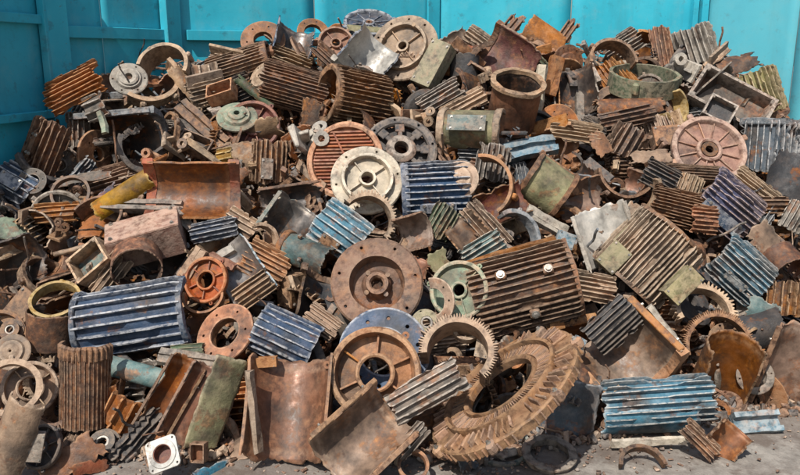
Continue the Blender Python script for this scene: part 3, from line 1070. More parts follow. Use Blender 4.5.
def wall(p0, p1, H, label, panels, posts, rails, paint='wallpaint'):
    """steel sheet wall from p0 to p1 (plan points), panels split at fractions; posts and rails welded proud of the sheets"""
    d = (p1 - p0)
    ln = d.length
    d = d / ln
    n = Vector((d.y, -d.x))                   # towards the pile
    if n.y > 0 and abs(n.x) < .9:
        n = -n
    mx = Matrix(((d.x, n.x, 0, p0.x), (d.y, n.y, 0, p0.y), (0, 0, 1, 0), (0, 0, 0, 1)))
    root = link(bpy.data.objects.new('steel_wall', None))
    root.matrix_world = mx
    root['label'], root['category'] = label, 'wall'
    def part(name, mb):
        o = link(bpy.data.objects.new(name, mb.mesh(name, [paint])))
        o.parent = root
        return o
    ed = [0] + list(panels) + [1]
    for k, (a, b) in enumerate(zip(ed, ed[1:])):
        nx_, nz_ = 10, 12
        vs, fs = [], []
        x0, x1 = a * ln + .005, b * ln - .005
        for j in range(nz_ + 1):
            for i in range(nx_ + 1):
                x, z = x0 + (x1 - x0) * i / nx_, H * j / nz_
                e = 0 if i in (0, nx_) else 1
                vs.append((x, (.004 if ln < 3 else .008) * nz(x * 1.7 + k * 5, z * 1.3, ln) * e + .001 * (k % 2), z))
        N = len(vs)
        vs += [(x, y - .012, z) for x, y, z in vs]
        W = nx_ + 1
        for j in range(nz_):
            for i in range(nx_):
                q = [j * W + i, j * W + i + 1, (j + 1) * W + i + 1, (j + 1) * W + i]
                fs.append(q); fs.append([N + t for t in q[::-1]])
        for j in range(nz_):
            fs.append([j * W, (j + 1) * W, N + (j + 1) * W, N + j * W])
            fs.append([j * W + nx_, N + j * W + nx_, N + (j + 1) * W + nx_, (j + 1) * W + nx_])
        mb = MB(); mb.add(vs, fs, 0, True)
        part('wall_panel', mb)
    for (f, w, dp) in posts:
        mb = MB(); mb.box((f * ln, dp / 2 + .012, H / 2), (w, dp, H), None, .06)
        part('wall_post', mb)
    for (a, b, z, h, dp) in rails:
        mb = MB(); mb.box(((a + b) / 2 * ln, dp / 2 + .014, z), ((b - a) * ln, dp, h), None, .08)
        part('wall_rail', mb)
    return root


def hz(px, py, Y):              # height of the wall point seen at that pixel, at distance Y
    r = ray(px, py)
    return CAM_H + r.z * (Y / r.y)

P = [wall_xy(-150, 3.5), wall_xy(52, 4.85), wall_xy(174, 5.75), wall_xy(434, 7.0), wall_xy(696, 7.2), wall_xy(930, 5.6)]
WH = 2.38
wall(P[0], P[1], WH, 'near left turquoise steel wall panel, darkest blue, with rusty ledge above the pile', [.55], [(.985, .10, .05)],
     [(0, .96, hz(25, 18, 4.6), .055, .03), (0, .96, hz(25, 116, 4.6), .05, .05)])
wall(P[1], P[2], WH, 'left turquoise steel wall bay with crossrail, between the two box posts', [.42], [(.04, .16, .06), (.975, .14, .07)],
     [(.075, .94, hz(110, 33, 5.25), .075, .035)])
wall(P[2], P[3], WH, 'turquoise steel wall behind the tan disc, with crossrail at its left end', [.5], [(.985, .12, .03)],
     [(.05, .98, hz(240, 36, 6.05), .075, .035)])
wall(P[3], P[4], WH, 'bright plain turquoise steel back wall behind the right half of the pile', [.5], [(.955, .05, .07), (.985, .06, .10)], [])
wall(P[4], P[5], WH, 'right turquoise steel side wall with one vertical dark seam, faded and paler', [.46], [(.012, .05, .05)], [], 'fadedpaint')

# ------------------------------------------------------------------ the inner mass of the pile and its countless small scrap
random.seed(7)
vs, fs = [], []
NU, NV = 130, 60
for j in range(NV + 1):
    for i in range(NU + 1):
        u = -.78 + 1.56 * i / NU
        yf = lerp_tab(YF, u) + .22
        y = yf + (7.0 - yf) * (j / NV) ** .9
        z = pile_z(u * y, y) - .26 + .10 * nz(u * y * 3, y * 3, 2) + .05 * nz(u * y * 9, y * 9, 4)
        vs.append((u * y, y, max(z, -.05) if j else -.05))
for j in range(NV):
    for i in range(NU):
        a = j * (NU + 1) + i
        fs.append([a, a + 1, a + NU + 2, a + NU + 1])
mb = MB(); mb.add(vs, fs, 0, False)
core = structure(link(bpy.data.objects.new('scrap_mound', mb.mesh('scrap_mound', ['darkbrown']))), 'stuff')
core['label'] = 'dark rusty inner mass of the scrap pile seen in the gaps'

def rnd_rot():
    return Matrix.Rotation(random.uniform(0, 6.28), 3, 'Z') @ Matrix.Rotation(random.uniform(0, 6.28), 3, 'X') @ Matrix.Rotation(random.uniform(0, 6.28), 3, 'Y')

mb, mb2 = MB(), MB()
small = ['darkbrown', 'brown', 'grey', 'dark', 'tan', 'orange', 'bluegrey']
for k in range(5600):
    u = random.uniform(-.62, .62)
    yf = lerp_tab(YF, u)
    y = random.uniform(yf - .02, min(6.6, yf + lerp_tab(HT, u) / SLOPE + .6))
    z = pile_z(u * y, y)
    rot = rnd_rot()
    c = Vector((u * y, y, max(.015, z - random.uniform(.035, .16))))
    mi = random.choice((0, 0, 0, 1, 1, 2, 3, 3, 4, 5, 6))
    if random.random() < .6:
        s = random.uniform(.012, .05)
        mb.box(c, (s * random.uniform(.8, 2.2), s, s * random.uniform(.1, .5)), rot, .15, mi, s * .35, k)
    else:
        o = len(mb.v)
        s = random.uniform(.02, .055)
        mb.lathe([(s * .6, -s * .2), (s, -s * .2), (s, s * .2), (s * .6, s * .2)], 10, 0, random.choice((360, 200, 140)), mat=mi)
        for q in range(o, len(mb.v)):
            mb.v[q] = tuple(rot @ Vector(mb.v[q]) + c)
bits = structure(link(bpy.data.objects.new('small_scrap', mb.mesh('small_scrap', small))), 'stuff')
bits['label'] = 'countless small metal fragments filling gaps between the large castings'

for k in range(700):
    u = random.uniform(-.60, .30) if k % 4 else random.uniform(.3, .6)
    y = lerp_tab(YF, u) + random.uniform(-.14, .10)
    s = random.uniform(.010, .034)
    mb2.box((u * y, y, s * .3 + .01), (s * random.uniform(1, 2.6), s * 1.2, s * .7), rnd_rot(), .2, random.choice((0, 1, 1, 2, 3, 4)), s * .4, k)
# bolts, washers, rods and wire among the small pieces
for k in range(900):
    u = random.uniform(-.62, .62)
    yf = lerp_tab(YF, u)
    y = random.uniform(yf - .02, yf + lerp_tab(HT, u) / SLOPE + .4)
    c = Vector((u * y, y, max(.02, pile_z(u * y, y) - random.uniform(.0, .12))))
    rot = rnd_rot()
    mi = random.choice((0, 1, 2, 3, 4, 6))
    ax = rot @ Vector((0, 0, 1))
    if k % 3:
        r = random.uniform(.006, .012); l = random.uniform(.03, .09)
        mb2.cyl(c, ax, r, l, 7, mi); mb2.cyl(c + ax * l / 2, ax, r * 1.9, r * 1.3, 6, mi)
    else:
        r = random.uniform(.003, .008); p0 = c
        for q in range(9):
            ax2 = (ax + .7 * Vector((nz(k, q * .4), nz(k + 9, q * .4), nz(k + 5, q * .4)))).normalized()
            mb2.cyl(p0 + ax2 * .018, ax2, r, .038, 6, mi, .3)
            p0 = p0 + ax2 * .035
bits = structure(link(bpy.data.objects.new('loose_bolts_and_wire', mb2.mesh('loose_bolts_and_wire', small))), 'stuff')
bits['label'] = 'countless loose bolts, rods and bent wire among the castings'

mb = MB()
for k in range(1700):
    u = random.uniform(-.60, .62)
    yf = lerp_tab(YF, u)
    y = yf - abs(random.gauss(0, .28)) + .10
    s = random.uniform(.002, .008) * (1.8 if random.random() < .06 else 1)
    mb.box((u * y * 1.02, y, s * .3 + .004), (s * random.uniform(1, 3), s * 1.3, s), Matrix.Rotation(random.uniform(0, 3.1), 3, 'Z'), .25, random.choice((0, 0, 1, 2, 4)), s * .5, k)
bits = structure(link(bpy.data.objects.new('ground_grit', mb.mesh('ground_grit', small))), 'stuff')
bits['label'] = 'rust flakes, chips and grit strewn over the dusty ground'

# ------------------------------------------------------------------ the catalogue: every casting that can be told apart, placed on the slope
# top left
SH(74, 88, 60, 36, 25, 5, 15, 'orange-brown finned casing slab at the top left edge of the pile against the wall', 'orange-brown slab at the top left', d=.52, arc=70, nf=8, fh=.14, col='orange', jag=.16, feet=0)
BA(108, 73, 30, 7, 2.5, -58, 10, 0, 'narrow blue metal strip standing on end beside the orange-brown finned slab', d=.42, col='blue', kind='flat')
DI(129, 79, 17, .25, .35, 'small grey round cover with a dark centre hole near the narrow blue strip', 'small grey cover near the blue strip', d=.24, var='cap', col='palegrey', n=6, bore=.4)
RI(146, 78, 31, .35, .45, 'large tan open half ring lying at the top left of the pile', 'large tan half ring', d=.22, arc=170, roll=-40, w=.45, t=.14, col='tan', lugs=3)
RI(166, 72, 25, -.1, .35, 'tan arched band standing above the large tan half ring', d=.17, arc=190, roll=80, w=.9, t=.14, col='tan', lugs=2)
CS(189, 88, 52, 15, -50, 5, 20, 'slanting tan curved casing strip right of the large tan half ring', d=.16, arc=90, col='tan')
SH(97, 105, 22, 26, 20, 10, 30, 'lumpy grey-brown casting below the orange-brown slab', d=.42, arc=200, nf=5, fh=.2, col='grey')
BA(103, 124, 26, 7, 4, -68, 20, 0, 'twisted pale grey spiky horn of metal hanging below the top left slab', d=.45, kind='flat', col='green', bend=.1)
SH(44, 147, 54, 40, 66, 5, 10, 'grey-brown finned casing leaning on the left wall', 'grey-brown casing on the left wall', d=.22, arc=100, nf=8, fh=.17, col='brown', box=(.2, .4, .2, -10, 'darkbrown'))
SH(78, 130, 34, 22, 88, 5, 0, 'small grey casing with upright fins beside the left wall casing', d=.13, arc=100, nf=5, fh=.2, col='grey')
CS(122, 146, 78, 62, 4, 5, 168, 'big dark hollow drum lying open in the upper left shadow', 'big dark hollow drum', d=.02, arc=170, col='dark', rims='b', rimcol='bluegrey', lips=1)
RI(168, 138, 25, -.8, .15, 'dull brown arch ring standing at the right end of the big dark drum', d=.12, arc=180, roll=30, w=.2, t=.12, col='brown', lugs=1)
BK(174, 146, 32, 20, 20, 30, 'pale tan lugged bracket at the right end of the big dark drum', 'pale tan bracket by the dark drum', d=.16, col='tan')
BA(202, 125, 62, 15, 6, -42, 5, 20, 'thick dark brown channel bar sloping down beside the green toothed disc', d=.16, kind='channel', col='brown')
BX(195, 145, 30, 18, 12, -22, 0, 30, 'dark brown open box half under the sloping channel bar', d=.12, col='darkbrown')
BA(210, 157, 56, 7, 4, -36, 0, 0, 'tan narrow bar sloping towards the small yellow part', d=.15, kind='flat', col='tan')
SH(225, 156, 16, 14, 10, 10, 0, 'small bright yellow casting left of the grey box', 'small bright yellow casting', d=.15, arc=150, nf=3, fh=.2, col='yellow')

# top, left of centre
DI(263, 40, 21, .05, .35, 'orange-brown round flange with dark bore on the ridge, leftmost disc of the skyline', 'orange-brown flange on the ridge', d=.14, var='plain', col='orange', n=6, bore=.42)
BA(256, 53, 36, 10, 4, 8, 0, 40, 'flat brown tab lying in front of the orange-brown ridge flange', d=.2, kind='flat', col='orange')
CS(291, 42, 34, 38, 80, -15, 150, 'upright grey half pipe with blue outer side on the ridge', 'upright grey half pipe', d=.18, arc=170, col='blue', inner='greybore', jag=.06)
DI(313, 32, 15, .2, .35, 'small brown ring cover on the skyline behind the upright grey half pipe', d=.05, var='plain', col='orange', n=6, bore=.55)
SH(238, 64, 58, 30, 16, 5, 20, 'long brown finned housing on the left ridge under the orange-brown flange', 'long brown left ridge housing', d=.16, arc=200, nf=14, fh=.15, col='brown', rims='b')
SH(204, 74, 18, 26, 100, 10, 10, 'tan torn lump at the left end of the long ridge housing', d=.15, arc=140, nf=4, fh=.2, col='tan')
DI(262, 78, 16, -.55, .3, 'round tan end cap on the left end of the dark brown finned motor', d=.19, var='cap', col='tan', n=6)
SH(296, 87, 66, 38, -16, 0, 15, 'dark brown finned motor housing with a tan end cap at its left', 'dark brown motor with tan cap', d=.15, arc=220, nf=18, fh=.13, col='darkbrown')
SH(355, 99, 56, 48, 174, 30, 10, 'brown finned drum with open round mouth facing left, under the silver trough', 'brown finned drum with open mouth', d=.16, arc=359.5, nf=30, fh=.16, col='brown', jag=.05, rims='b')
CS(366, 58, 46, 46, 52, -5, 165, 'bright silver half pipe trough with blue underside near the top', 'bright silver trough', d=.27, arc=130, col='blue', inner='silver', jag=.05, rimcol='palegrey', rims='a')
DI(336, 43, 17, .15, .3, 'square-looking reddish brown shield with dark bore left of the silver trough', d=.17, var='bell', col='pink', n=4, bore=.22)
SH(331, 60, 44, 16, -42, 0, 30, 'dark brown ribbed strip below the reddish shield near the top', d=.17, arc=80, nf=5, fh=.2, col='darkbrown')
CS(366, 29, 36, 12, -5, 0, 50, 'yellowish brown curved strip on the skyline under the blue-black disc', d=.12, arc=120, col='olive')
DI(369, 23, 24, .05, .72, 'blue-black disc seen edge-on at the very top of the pile', 'blue-black disc on the skyline', d=.02, var='radial', col='blue', n=10)
DI(404, 48, 33, -.30, .22, 'large tan-grey disc with concentric steps, biggest disc on the ridge', 'large tan ridge disc', d=.24, var='shield', col='tan', n=10, bore=.12)
BX(434, 66, 44, 20, 16, 62, 0, 25, 'tan and yellow block leaning on the right side of the large ridge disc', 'yellowish block beside the ridge disc', d=.16, col='olive', lid=True)
DI(237, 117, 19, .1, .6, 'green wavy-edged toothed disc lying half over a dark brown disc', 'green toothed disc', d=.16, var='cap', col='green', n=0, bore=.3)
DI(253, 126, 25, .15, .25, 'dark red-brown disc with large dark bore behind the green toothed disc', 'dark red-brown disc', d=.08, var='bell', col='maroon', n=8, bore=.3)
BX(222, 93, 26, 18, 14, 15, 10, 40, 'reddish open box on the left slope above the green toothed disc', d=.16, col='orange')
CS(254, 92, 44, 9, -40, 0, 10, 'green-grey edge of a thin disc sloping between two brown motors', d=.15, arc=100, col='darkgreen')
PL(311, 112, 26, 24, 80, 10, 20, 'dark curved plate under the left end of the dark brown motor', d=.13, col='darkbrown', curve=.7)
BK(303, 143, 46, 25, 10, 20, 'pale grey winged cast bracket above the dark trough', 'pale grey winged bracket', d=.16, col='palegrey')
CS(318, 150, 34, 26, 60, 0, 200, 'grey torn shell left of the terracotta slatted cover', d=.12, arc=120, col='palegrey')
SH(270, 162, 42, 34, 86, 5, 0, 'brown finned block with square grey box on it, left of the winged bracket', 'brown block with grey box', d=.14, arc=110, nf=8, fh=.18, col='brown', box=(.55, .42, .3, 0, 'grey', -.15))
RI(376, 122, 27, 0, .62, 'tan half-buried ring arch above the dark spoked shield', d=.12, arc=200, roll=90, w=.35, t=.16, col='tan', lugs=3)
DI(345, 160, 37, -.22, .18, 'terracotta round cover with parallel raised slats, orange rim', 'terracotta slatted cover', d=.16, roll=0, var='slatted', col='orange', col2='terracotta', n=17)
DI(401, 149, 34, .12, .38, 'black-grey round shield with spokes and open windows in the upper centre', 'black spoked shield', d=.17, var='spoke', col='dark', col2='grey', n=8, bore=.2)
DI(367, 180, 34, .10, .30, 'cream-grey round shield with four thin ribs, overlapping the terracotta cover', 'cream ribbed shield', d=.27, var='shield', col='cream', n=6, bore=.17, deep=1.2)
BK(418, 120, 30, 10, 30, 10, 'tan toothed lump right of the half-buried ring arch', d=.15, col='tan')
CS(232, 182, 38, 18, 55, 0, 30, 'brown curved flap rising off the right end of the wide red trough', d=.18, arc=120, col='brown')

# top centre and right
DI(463, 54, 15, 0, .65, 'reddish ring top of a short dark drum on the ridge right of the yellowish block', 'reddish ring on the ridge', d=.14, var='plain', col='terracotta', n=6, bore=.6)
CS(465, 66, 22, 27, 88, 0, 0, 'short dark drum under the reddish ring on the ridge', d=.11, arc=200, col='dark')
SH(480, 40, 30, 22, -35, 0, 30, 'tan finned slab on the skyline right of the reddish ring', d=.12, arc=90, nf=6, fh=.2, col='tan')
CS(505, 62, 52, 52, -35, 12, 195, 'wide dark red open shell on the ridge under the pointed spike', 'wide dark red ridge shell', d=.14, arc=160, col='brown', inner='maroon', rims='a')
PL(507, 32, 42, 18, 50, 0, 30, 'pointed dark brown shard spiking up on the skyline', 'pointed skyline shard', d=.14, col='darkbrown', curve=.3, ribs=3, jag=.4)
PL(530, 52, 44, 18, -45, 0, 30, 'greenish black torn slab sloping down right of the pointed shard', d=.18, col='darkgreen', curve=.3, ribs=2)
CS(543, 38, 40, 36, -35, 0, 10, 'smooth orange-grey curved shell on the skyline right of the pointed shard', 'smooth orange-grey skyline shell', d=.18, arc=110, col='orange', jag=.05)
PL(566, 34, 34, 14, 55, 0, 30, 'rusty pointed shard with fine teeth at the right end of the smooth skyline shell', d=.18, col='brown', curve=.2, ribs=3, jag=.35)
RI(585, 46, 30, .05, -.05, 'toothed black-brown rim arc hanging on the ridge, teeth underneath', 'toothed rim arc on the ridge', d=.17, arc=110, roll=-90, w=.5, t=.13, teeth=34, col='brown', lugs=0)
RI(611, 64, 23, .1, .3, 'brown arched ring at the ridge left of the green ring', 'brown arch at the ridge', d=.17, arc=190, roll=90, w=.7, t=.12, col='brown', lugs=2)
CS(574, 90, 44, 42, -80, 5, 172, 'dark open shell with pale rim right of the tall orange slab', 'dark open shell by the orange slab', d=.10, arc=150, col='grey', inner='darkbore', rims='b')
BA(540, 88, 46, 10, 5, 84, 0, 10, 'whitish rough bar standing right of the shiny orange-brown cylinder', 'whitish standing bar', d=.24, kind='flat', col='cream')
BA(553, 76, 40, 12, 6, 76, 0, -10, 'orange rusty slab standing between the whitish bar and the dark shell', d=.22, kind='channel', col='orange')
SH(440, 97, 46, 24, 30, 0, 20, 'grey striped finned piece below the yellowish block', 'grey striped finned piece', d=.15, arc=90, nf=6, fh=.2, col='grey')
SH(464, 104, 46, 22, 28, 0, 40, 'tan broken fins above the grey-green motor end', d=.15, arc=90, nf=5, fh=.2, col='tan')
CS(470, 126, 56, 38, -4, 18, 20, 'grey-green motor end with terminal opening, left end open as a dark arch', 'grey-green motor end', d=.26, arc=190, col='olive', rims='ab', rimcol='tan', box=(.7, .6, .25, 12, 'teal'), jag=.05)
BA(530, 148, 54, 17, 6, 12, 0, 20, 'pale blue rounded cover strip below the shiny orange-brown cylinder', 'pale blue cover strip', d=.22, kind='channel', col='cyan', bend=-.06)
SH(576, 131, 50, 26, -8, 0, 40, 'tan-orange finned slab right of the pale blue strip', 'tan-orange slab', d=.18, arc=80, nf=7, fh=.18, col='tan')
PL(600, 143, 26, 18, -60, 10, 10, 'bright orange rag-like torn plate right of the tan-orange slab', d=.2, col='orange', curve=.3)
SH(622, 46, 40, 22, 32, 0, 20, 'rough pale grey finned chunk on the skyline left of the standing orange slab', 'pale grey skyline chunk', d=.16, arc=100, nf=7, fh=.22, col='grey')
SH(662, 47, 40, 20, 100, 0, 0, 'orange-tan finned slab standing upright on the right skyline', 'standing orange-tan slab', d=.18, arc=70, nf=5, fh=.15, col='orange')
SH(697, 47, 40, 38, -72, 0, 0, 'pale grey finned motor half on the right skyline', 'pale grey skyline motor', d=.18, arc=100, nf=8, fh=.18, col='palegrey')
BK(688, 71, 36, 160, 15, 20, 'greyish white cast bracket under the pale grey skyline motor', d=.19, col='palegrey')
RI(643, 82, 32, .02, .88, 'olive green round band lying nearly flat on the upper right slope', 'olive green band', d=.18, w=.55, t=.10, col='darkgreen', lugs=3, lip=False)
CS(629, 104, 64, 22, 2, 0, 60, 'long rusty brown curved slab under the olive green band', 'rusty slab under the green band', d=.18, arc=130, col='brown', jag=.1)
SH(627, 119, 54, 20, 12, 0, -20, 'dark underside fins below the long rusty curved slab', d=.17, arc=80, nf=5, fh=.2, col='darkbrown')
RI(671, 108, 18, .6, .05, 'yellow painted ring on edge at the right end of the rusty slab', 'yellow painted ring', d=.2, w=.8, t=.12, col='yellow', lugs=0, arc=230, roll=-40)
PL(739, 63, 42, 22, 15, 0, 30, 'black and brown torn sheet on the right skyline behind the windowed frame', d=.14, col='darkbrown', curve=.5)
CS(712, 104, 76, 40, 42, 0, 175, 'dark grey trough under the square-holed frame', d=.14, arc=130, col='grey', inner='darkbore')
BX(730, 102, 74, 40, 16, -32, 10, 15, 'broken brown-grey frame with a square hole near the right skyline', 'square-holed frame', d=.24, col='grey', hole=False, col2='grey', flare=.1)
BX(719, 111, 26, 22, 10, -30, 10, 8, 'small square dark opening collar set on the brown-grey frame', d=.33, col='grey', col2='dark')
SH(762, 92, 44, 44, -72, 0, 10, 'light tan finned housing on the right skyline beside the frame', 'light tan right skyline housing', d=.15, arc=100, nf=9, fh=.17, col='olive')
SH(772, 147, 48, 52, 87, 5, 0, 'blue-grey housing with upright pale fins at the right edge', 'blue-grey upright-finned housing', d=.18, arc=120, nf=11, fh=.17, col='bluegrey', rims='b')
DI(709, 150, 35, 0, .35, 'pink dished shield with radial ribs and dark hub', 'pink dished shield', d=.24, var='radial', col='pink', n=12, bore=.24)
BX(666, 139, 26, 20, 14, 5, 0, 20, 'plain brown box between the yellow ring and the pink shield', d=.14, col='brown', lid=True)
PL(684, 129, 16, 10, 10, 0, 40, 'small sky-blue scrap of sheet above the pink shield', d=.2, col='cyan', curve=.2)
SH(626, 143, 34, 30, 60, 0, 20, 'spiky dark brown finned scrap right of the bright orange torn plate', d=.15, arc=120, nf=6, fh=.34, col='darkbrown')
PL(650, 156, 40, 16, 3, 0, 30, 'tan torn plate left of the pink shield', d=.17, col='tan', curve=.3)

# middle left
SH(14, 186, 40, 42, -30, 0, 20, 'deep blue housing at the left edge under the wall', 'deep blue left edge housing', d=.12, arc=130, nf=7, fh=.14, col='blue', box=(.5, .5, .2, 0, 'blue'))
DI(32, 181, 13, .15, .3, 'small dark grey ring cover right of the deep blue left edge housing', d=.17, var='plain', col='grey', n=6, bore=.5)
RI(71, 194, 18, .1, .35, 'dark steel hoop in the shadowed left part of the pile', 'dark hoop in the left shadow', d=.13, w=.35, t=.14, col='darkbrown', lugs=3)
PL(80, 178, 60, 12, 12, 0, 30, 'long dark grey torn strip above the yellow trough', d=.13, col='grey', curve=.3)
CS(122, 193, 62, 22, 33, 0, 20, 'yellow painted curved trough cover in the left shadow', 'yellow trough cover', d=.27, arc=150, col='yellow', jag=.06)
PL(104, 198, 34, 14, 40, 0, 10, 'purple-grey plate left of the yellow trough cover', d=.14, col='purple', curve=.5)
CS(192, 192, 82, 54, 0, -6, 186, 'wide red-brown half pipe trough with orange end bands', 'wide red trough', d=.31, arc=125, col='orange', inner='rustbore', rims='ab', rimcol='terracotta', jag=.04, sidejag=.03)
BK(158, 164, 30, 150, 0, 20, 'brown wavy wing on the left upper corner of the wide red trough', d=.24, col='orange')
BA(143, 206, 80, 12, 5, -2, 0, 30, 'dark grey layered bar lying under the left end of the wide red trough', 'dark grey layered bar', d=.2, kind='channel', col='grey')
BA(180, 218, 30, 9, 5, -42, 0, 30, 'short grey bar bent down below the left end of the wide red trough', d=.2, kind='channel', col='grey')
RI(98, 222, 26, -.1, .6, 'dark arched ring above the pale teal box', 'dark arched ring', d=.12, arc=180, roll=70, w=.6, t=.1, col='darkbrown', lugs=3)
SH(55, 213, 44, 20, 5, 0, 20, 'dim orange-brown finned strip in the left shadow below the dark hoop', d=.12, arc=80, nf=4, fh=.2, col='orange')
BX(147, 239, 66, 34, 30, 16, -10, 55, 'long pinkish tan closed box with raised end plate', 'pinkish tan box', d=.20, col='pink', lid=True)
BX(92, 262, 36, 30, 18, 40, 0, 25, 'small pale teal open box on the left', 'pale teal box', d=.19, col='tan', col2='teal')
SH(110, 275, 46, 22, 52, 0, 0, 'tan fins on the right flank of the pale teal box', d=.17, arc=90, nf=5, fh=.2, col='tan')
CS(136, 262, 26, 46, -60, 55, 10, 'dark-mouthed pipe end with brown lip above the big blue housing', 'dark-mouthed pipe end', d=.2, arc=300, col='brown', inner='darkbore', jag=.05)
PL(10, 229, 34, 24, -20, 0, 30, 'pale green curved plate at the left edge', 'pale green plate at the left edge', d=.16, col='green', curve=.5)
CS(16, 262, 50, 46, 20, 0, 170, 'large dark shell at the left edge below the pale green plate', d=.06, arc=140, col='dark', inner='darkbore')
BK(60, 235, 26, 70, 20, 0, 'brown fork-like bracket in the left shadow above the pale teal box', d=.12, col='brown')
BA(72, 250, 38, 5, 4, 15, 0, 0, 'thin tan rod crossing left of the pale teal box', d=.17, kind='rod', col='tan')
PL(88, 248, 20, 12, 0, 0, 30, 'small bright orange plate above the pale teal box', d=.16, col='orange', curve=.2)
SH(130, 317, 102, 60, 9, 0, 12, 'large dark blue finned housing with pale top edges on the left', 'large blue left housing', d=.24, arc=110, nf=6, fh=.15, col='blue', rims='ab', rimw=.03, jag=.03, sidejag=.04, par=.3)
RI(56, 302, 23, .08, .72, 'brass-coloured ring standing on a dark pipe at the left', 'brass-coloured ring', d=.22, w=.45, t=.14, col='yellow', lugs=2)
CS(52, 328, 36, 46, 84, 12, 0, 'rust-brown round pipe under the brass-coloured ring', d=.16, arc=300, col='brown', inner='darkbore', jag=.08)
BA(188, 272, 54, 12, 6, 58, 0, 10, 'tan rough bar leaning right of the large blue left housing', d=.2, kind='channel', col='tan')
DI(206, 280, 22, -.25, .2, 'terracotta hexagonal-looking drum end with deep recess', 'terracotta drum end', d=.22, var='bell', col='terracotta', n=6, bore=.35)
BA(222, 262, 30, 9, 6, -25, 10, 0, 'terracotta short arm above the terracotta drum end', d=.24, kind='flat', col='terracotta')
RI(204, 298, 19, 0, .55, 'brown half ring under the terracotta drum end', d=.17, arc=200, roll=-90, w=.6, t=.12, col='orange', lugs=2)
SH(214, 230, 46, 20, 12, 0, 20, 'dark blue ribbed strip under the right end of the wide red trough', 'blue ribbed strip', d=.19, arc=90, nf=5, fh=.2, col='blue')
BA(215, 258, 44, 10, 6, 30, 0, 10, 'light grey bar pointing up right above the terracotta drum end', d=.22, kind='flat', col='palegrey')
CS(243, 272, 62, 44, -55, 5, 178, 'grey-teal smooth shell standing between the terracotta drum and the tan fins', 'grey-teal smooth shell', d=.18, arc=110, col='cyan', inner='greybore', jag=.06)
SH(254, 290, 40, 22, 35, 0, 0, 'tan finned edge in front of the grey-teal smooth shell', d=.22, arc=80, nf=5, fh=.2, col='tan')
SH(240, 225, 32, 24, -30, 0, 10, 'tan finned fragment above the grey-teal smooth shell', 'tan fragment above the grey-teal shell', d=.17, arc=100, nf=5, fh=.22, col='tan')
RI(261, 240, 16, .5, .2, 'tan hook-shaped ring piece in the middle left', 'tan hook-shaped piece', d=.2, arc=170, roll=30, w=.6, t=.2, col='tan', lugs=2)
SH(266, 262, 46, 34, -28, 0, 20, 'orange-brown broken fins left of the dark drum mouth', 'orange-brown broken fins', d=.17, arc=100, nf=8, fh=.2, col='orange')

# middle centre
CS(290, 195, 60, 24, 8, 0, 150, 'dark brown shallow trough under the pale grey winged bracket', 'dark shallow trough', d=.15, arc=110, col='darkbrown', inner='darkbore', lips=1)
CS(290, 222, 40, 46, 55, 0, 175, 'grey inner half shell left of the blue-white striped fins', 'grey inner half shell', d=.18, arc=140, col='teal', inner='greybore', jag=.06, lips=1)
CS(305, 252, 50, 30, -20, 20, 20, 'teal and brown motor end with two round studs', 'teal motor end with studs', d=.2, arc=180, col='teal', inner='rustbore', rims='a', bosses=2, rimcol='brown')
SH(340, 230, 50, 44, -35, 5, 10, 'blue housing with white-edged slanting fins in the centre left', 'blue-white striped housing', d=.24, arc=90, nf=6, fh=.13, col='cyan', jag=.04, sidejag=.04, par=.3, box=(.45, .35, .1, 35, 'brown'))
RI(367, 220, 25, .2, .25, 'tan toothed half hoop right of the blue-white striped housing', 'tan toothed half hoop', d=.22, arc=190, roll=45, w=.55, t=.14, teeth=28, col='tan', lugs=1)
CS(328, 302, 52, 58, 80, -20, 168, 'large dark round drum mouth left of the central rusty disc', 'dark drum mouth', d=.12, arc=200, col='brown', inner='dark', rims='b')
DI(377, 284, 43, .03, .22, 'rusty grey-brown disc with wide flat rim and deep hub, exactly in the middle', 'central rusty disc', d=.30, var='flange', col='rose', n=7, bore=.13, deep=1.6, hole=.035)
SH(437, 190, 62, 52, 3, 0, 5, 'dark blue and rust striped housing with level fins right of the cream shield', 'dark striped housing', d=.2, arc=110, nf=9, fh=.14, col='blue', rims='a', sidejag=.06, box=(.3, .5, .12, 35, 'blue'))
DI(459, 180, 19, -.35, .25, 'tan bulging end cap on the right end of the dark striped housing', 'tan bulging cap', d=.26, var='cap', col='tan', n=0, bore=.2)
RI(483, 188, 30, -.3, .1, 'brown arched shell opening under the tan bulging cap', d=.2, arc=150, roll=20, w=.9, t=.1, col='orange', lugs=2)
SH(493, 163, 36, 30, 80, 0, 0, 'small grey upright fins above the dark red bowl', 'small grey upright fins', d=.17, arc=90, nf=6, fh=.2, col='grey')
CS(503, 207, 48, 36, 22, 0, 205, 'dark red half bowl with brown lip in the centre right', 'dark red half bowl', d=.2, arc=170, col='brown', inner='maroon', jag=.05)
RI(514, 236, 25, .35, .3, 'blue-grey curved band below the dark red bowl', 'blue-grey curved band', d=.18, arc=200, roll=20, w=.5, t=.16, col='bluegrey', lugs=2)
CS(548, 183, 40, 48, -35, 0, 10, 'olive green smooth saddle shell with rusty edge bands', 'olive saddle shell', d=.25, arc=140, col='olive', rims='ab', rimcol='brown', rimw=.07, jag=.04, lips=1)
CS(582, 200, 44, 40, 10, -5, 190, 'brown-grey hollow shell right of the olive saddle shell', d=.14, arc=140, col='brown', inner='polished')
BA(546, 222, 46, 12, 8, -30, 0, 20, 'pale tan grooved bar slanting under the olive saddle shell', 'pale slanting bar', d=.2, kind='channel', col='cream')
BX(565, 240, 16, 14, 10, -20, 0, 0, 'tiny blue-white block at the end of the pale slanting bar', d=.22, col='cyan', lid=True)
CS(604, 236, 56, 50, -72, 0, 180, 'light grey half pipe with shiny inside, right of centre', 'light grey half pipe', d=.22, arc=130, col='palegrey', inner='silver', jag=.08, lips=1)
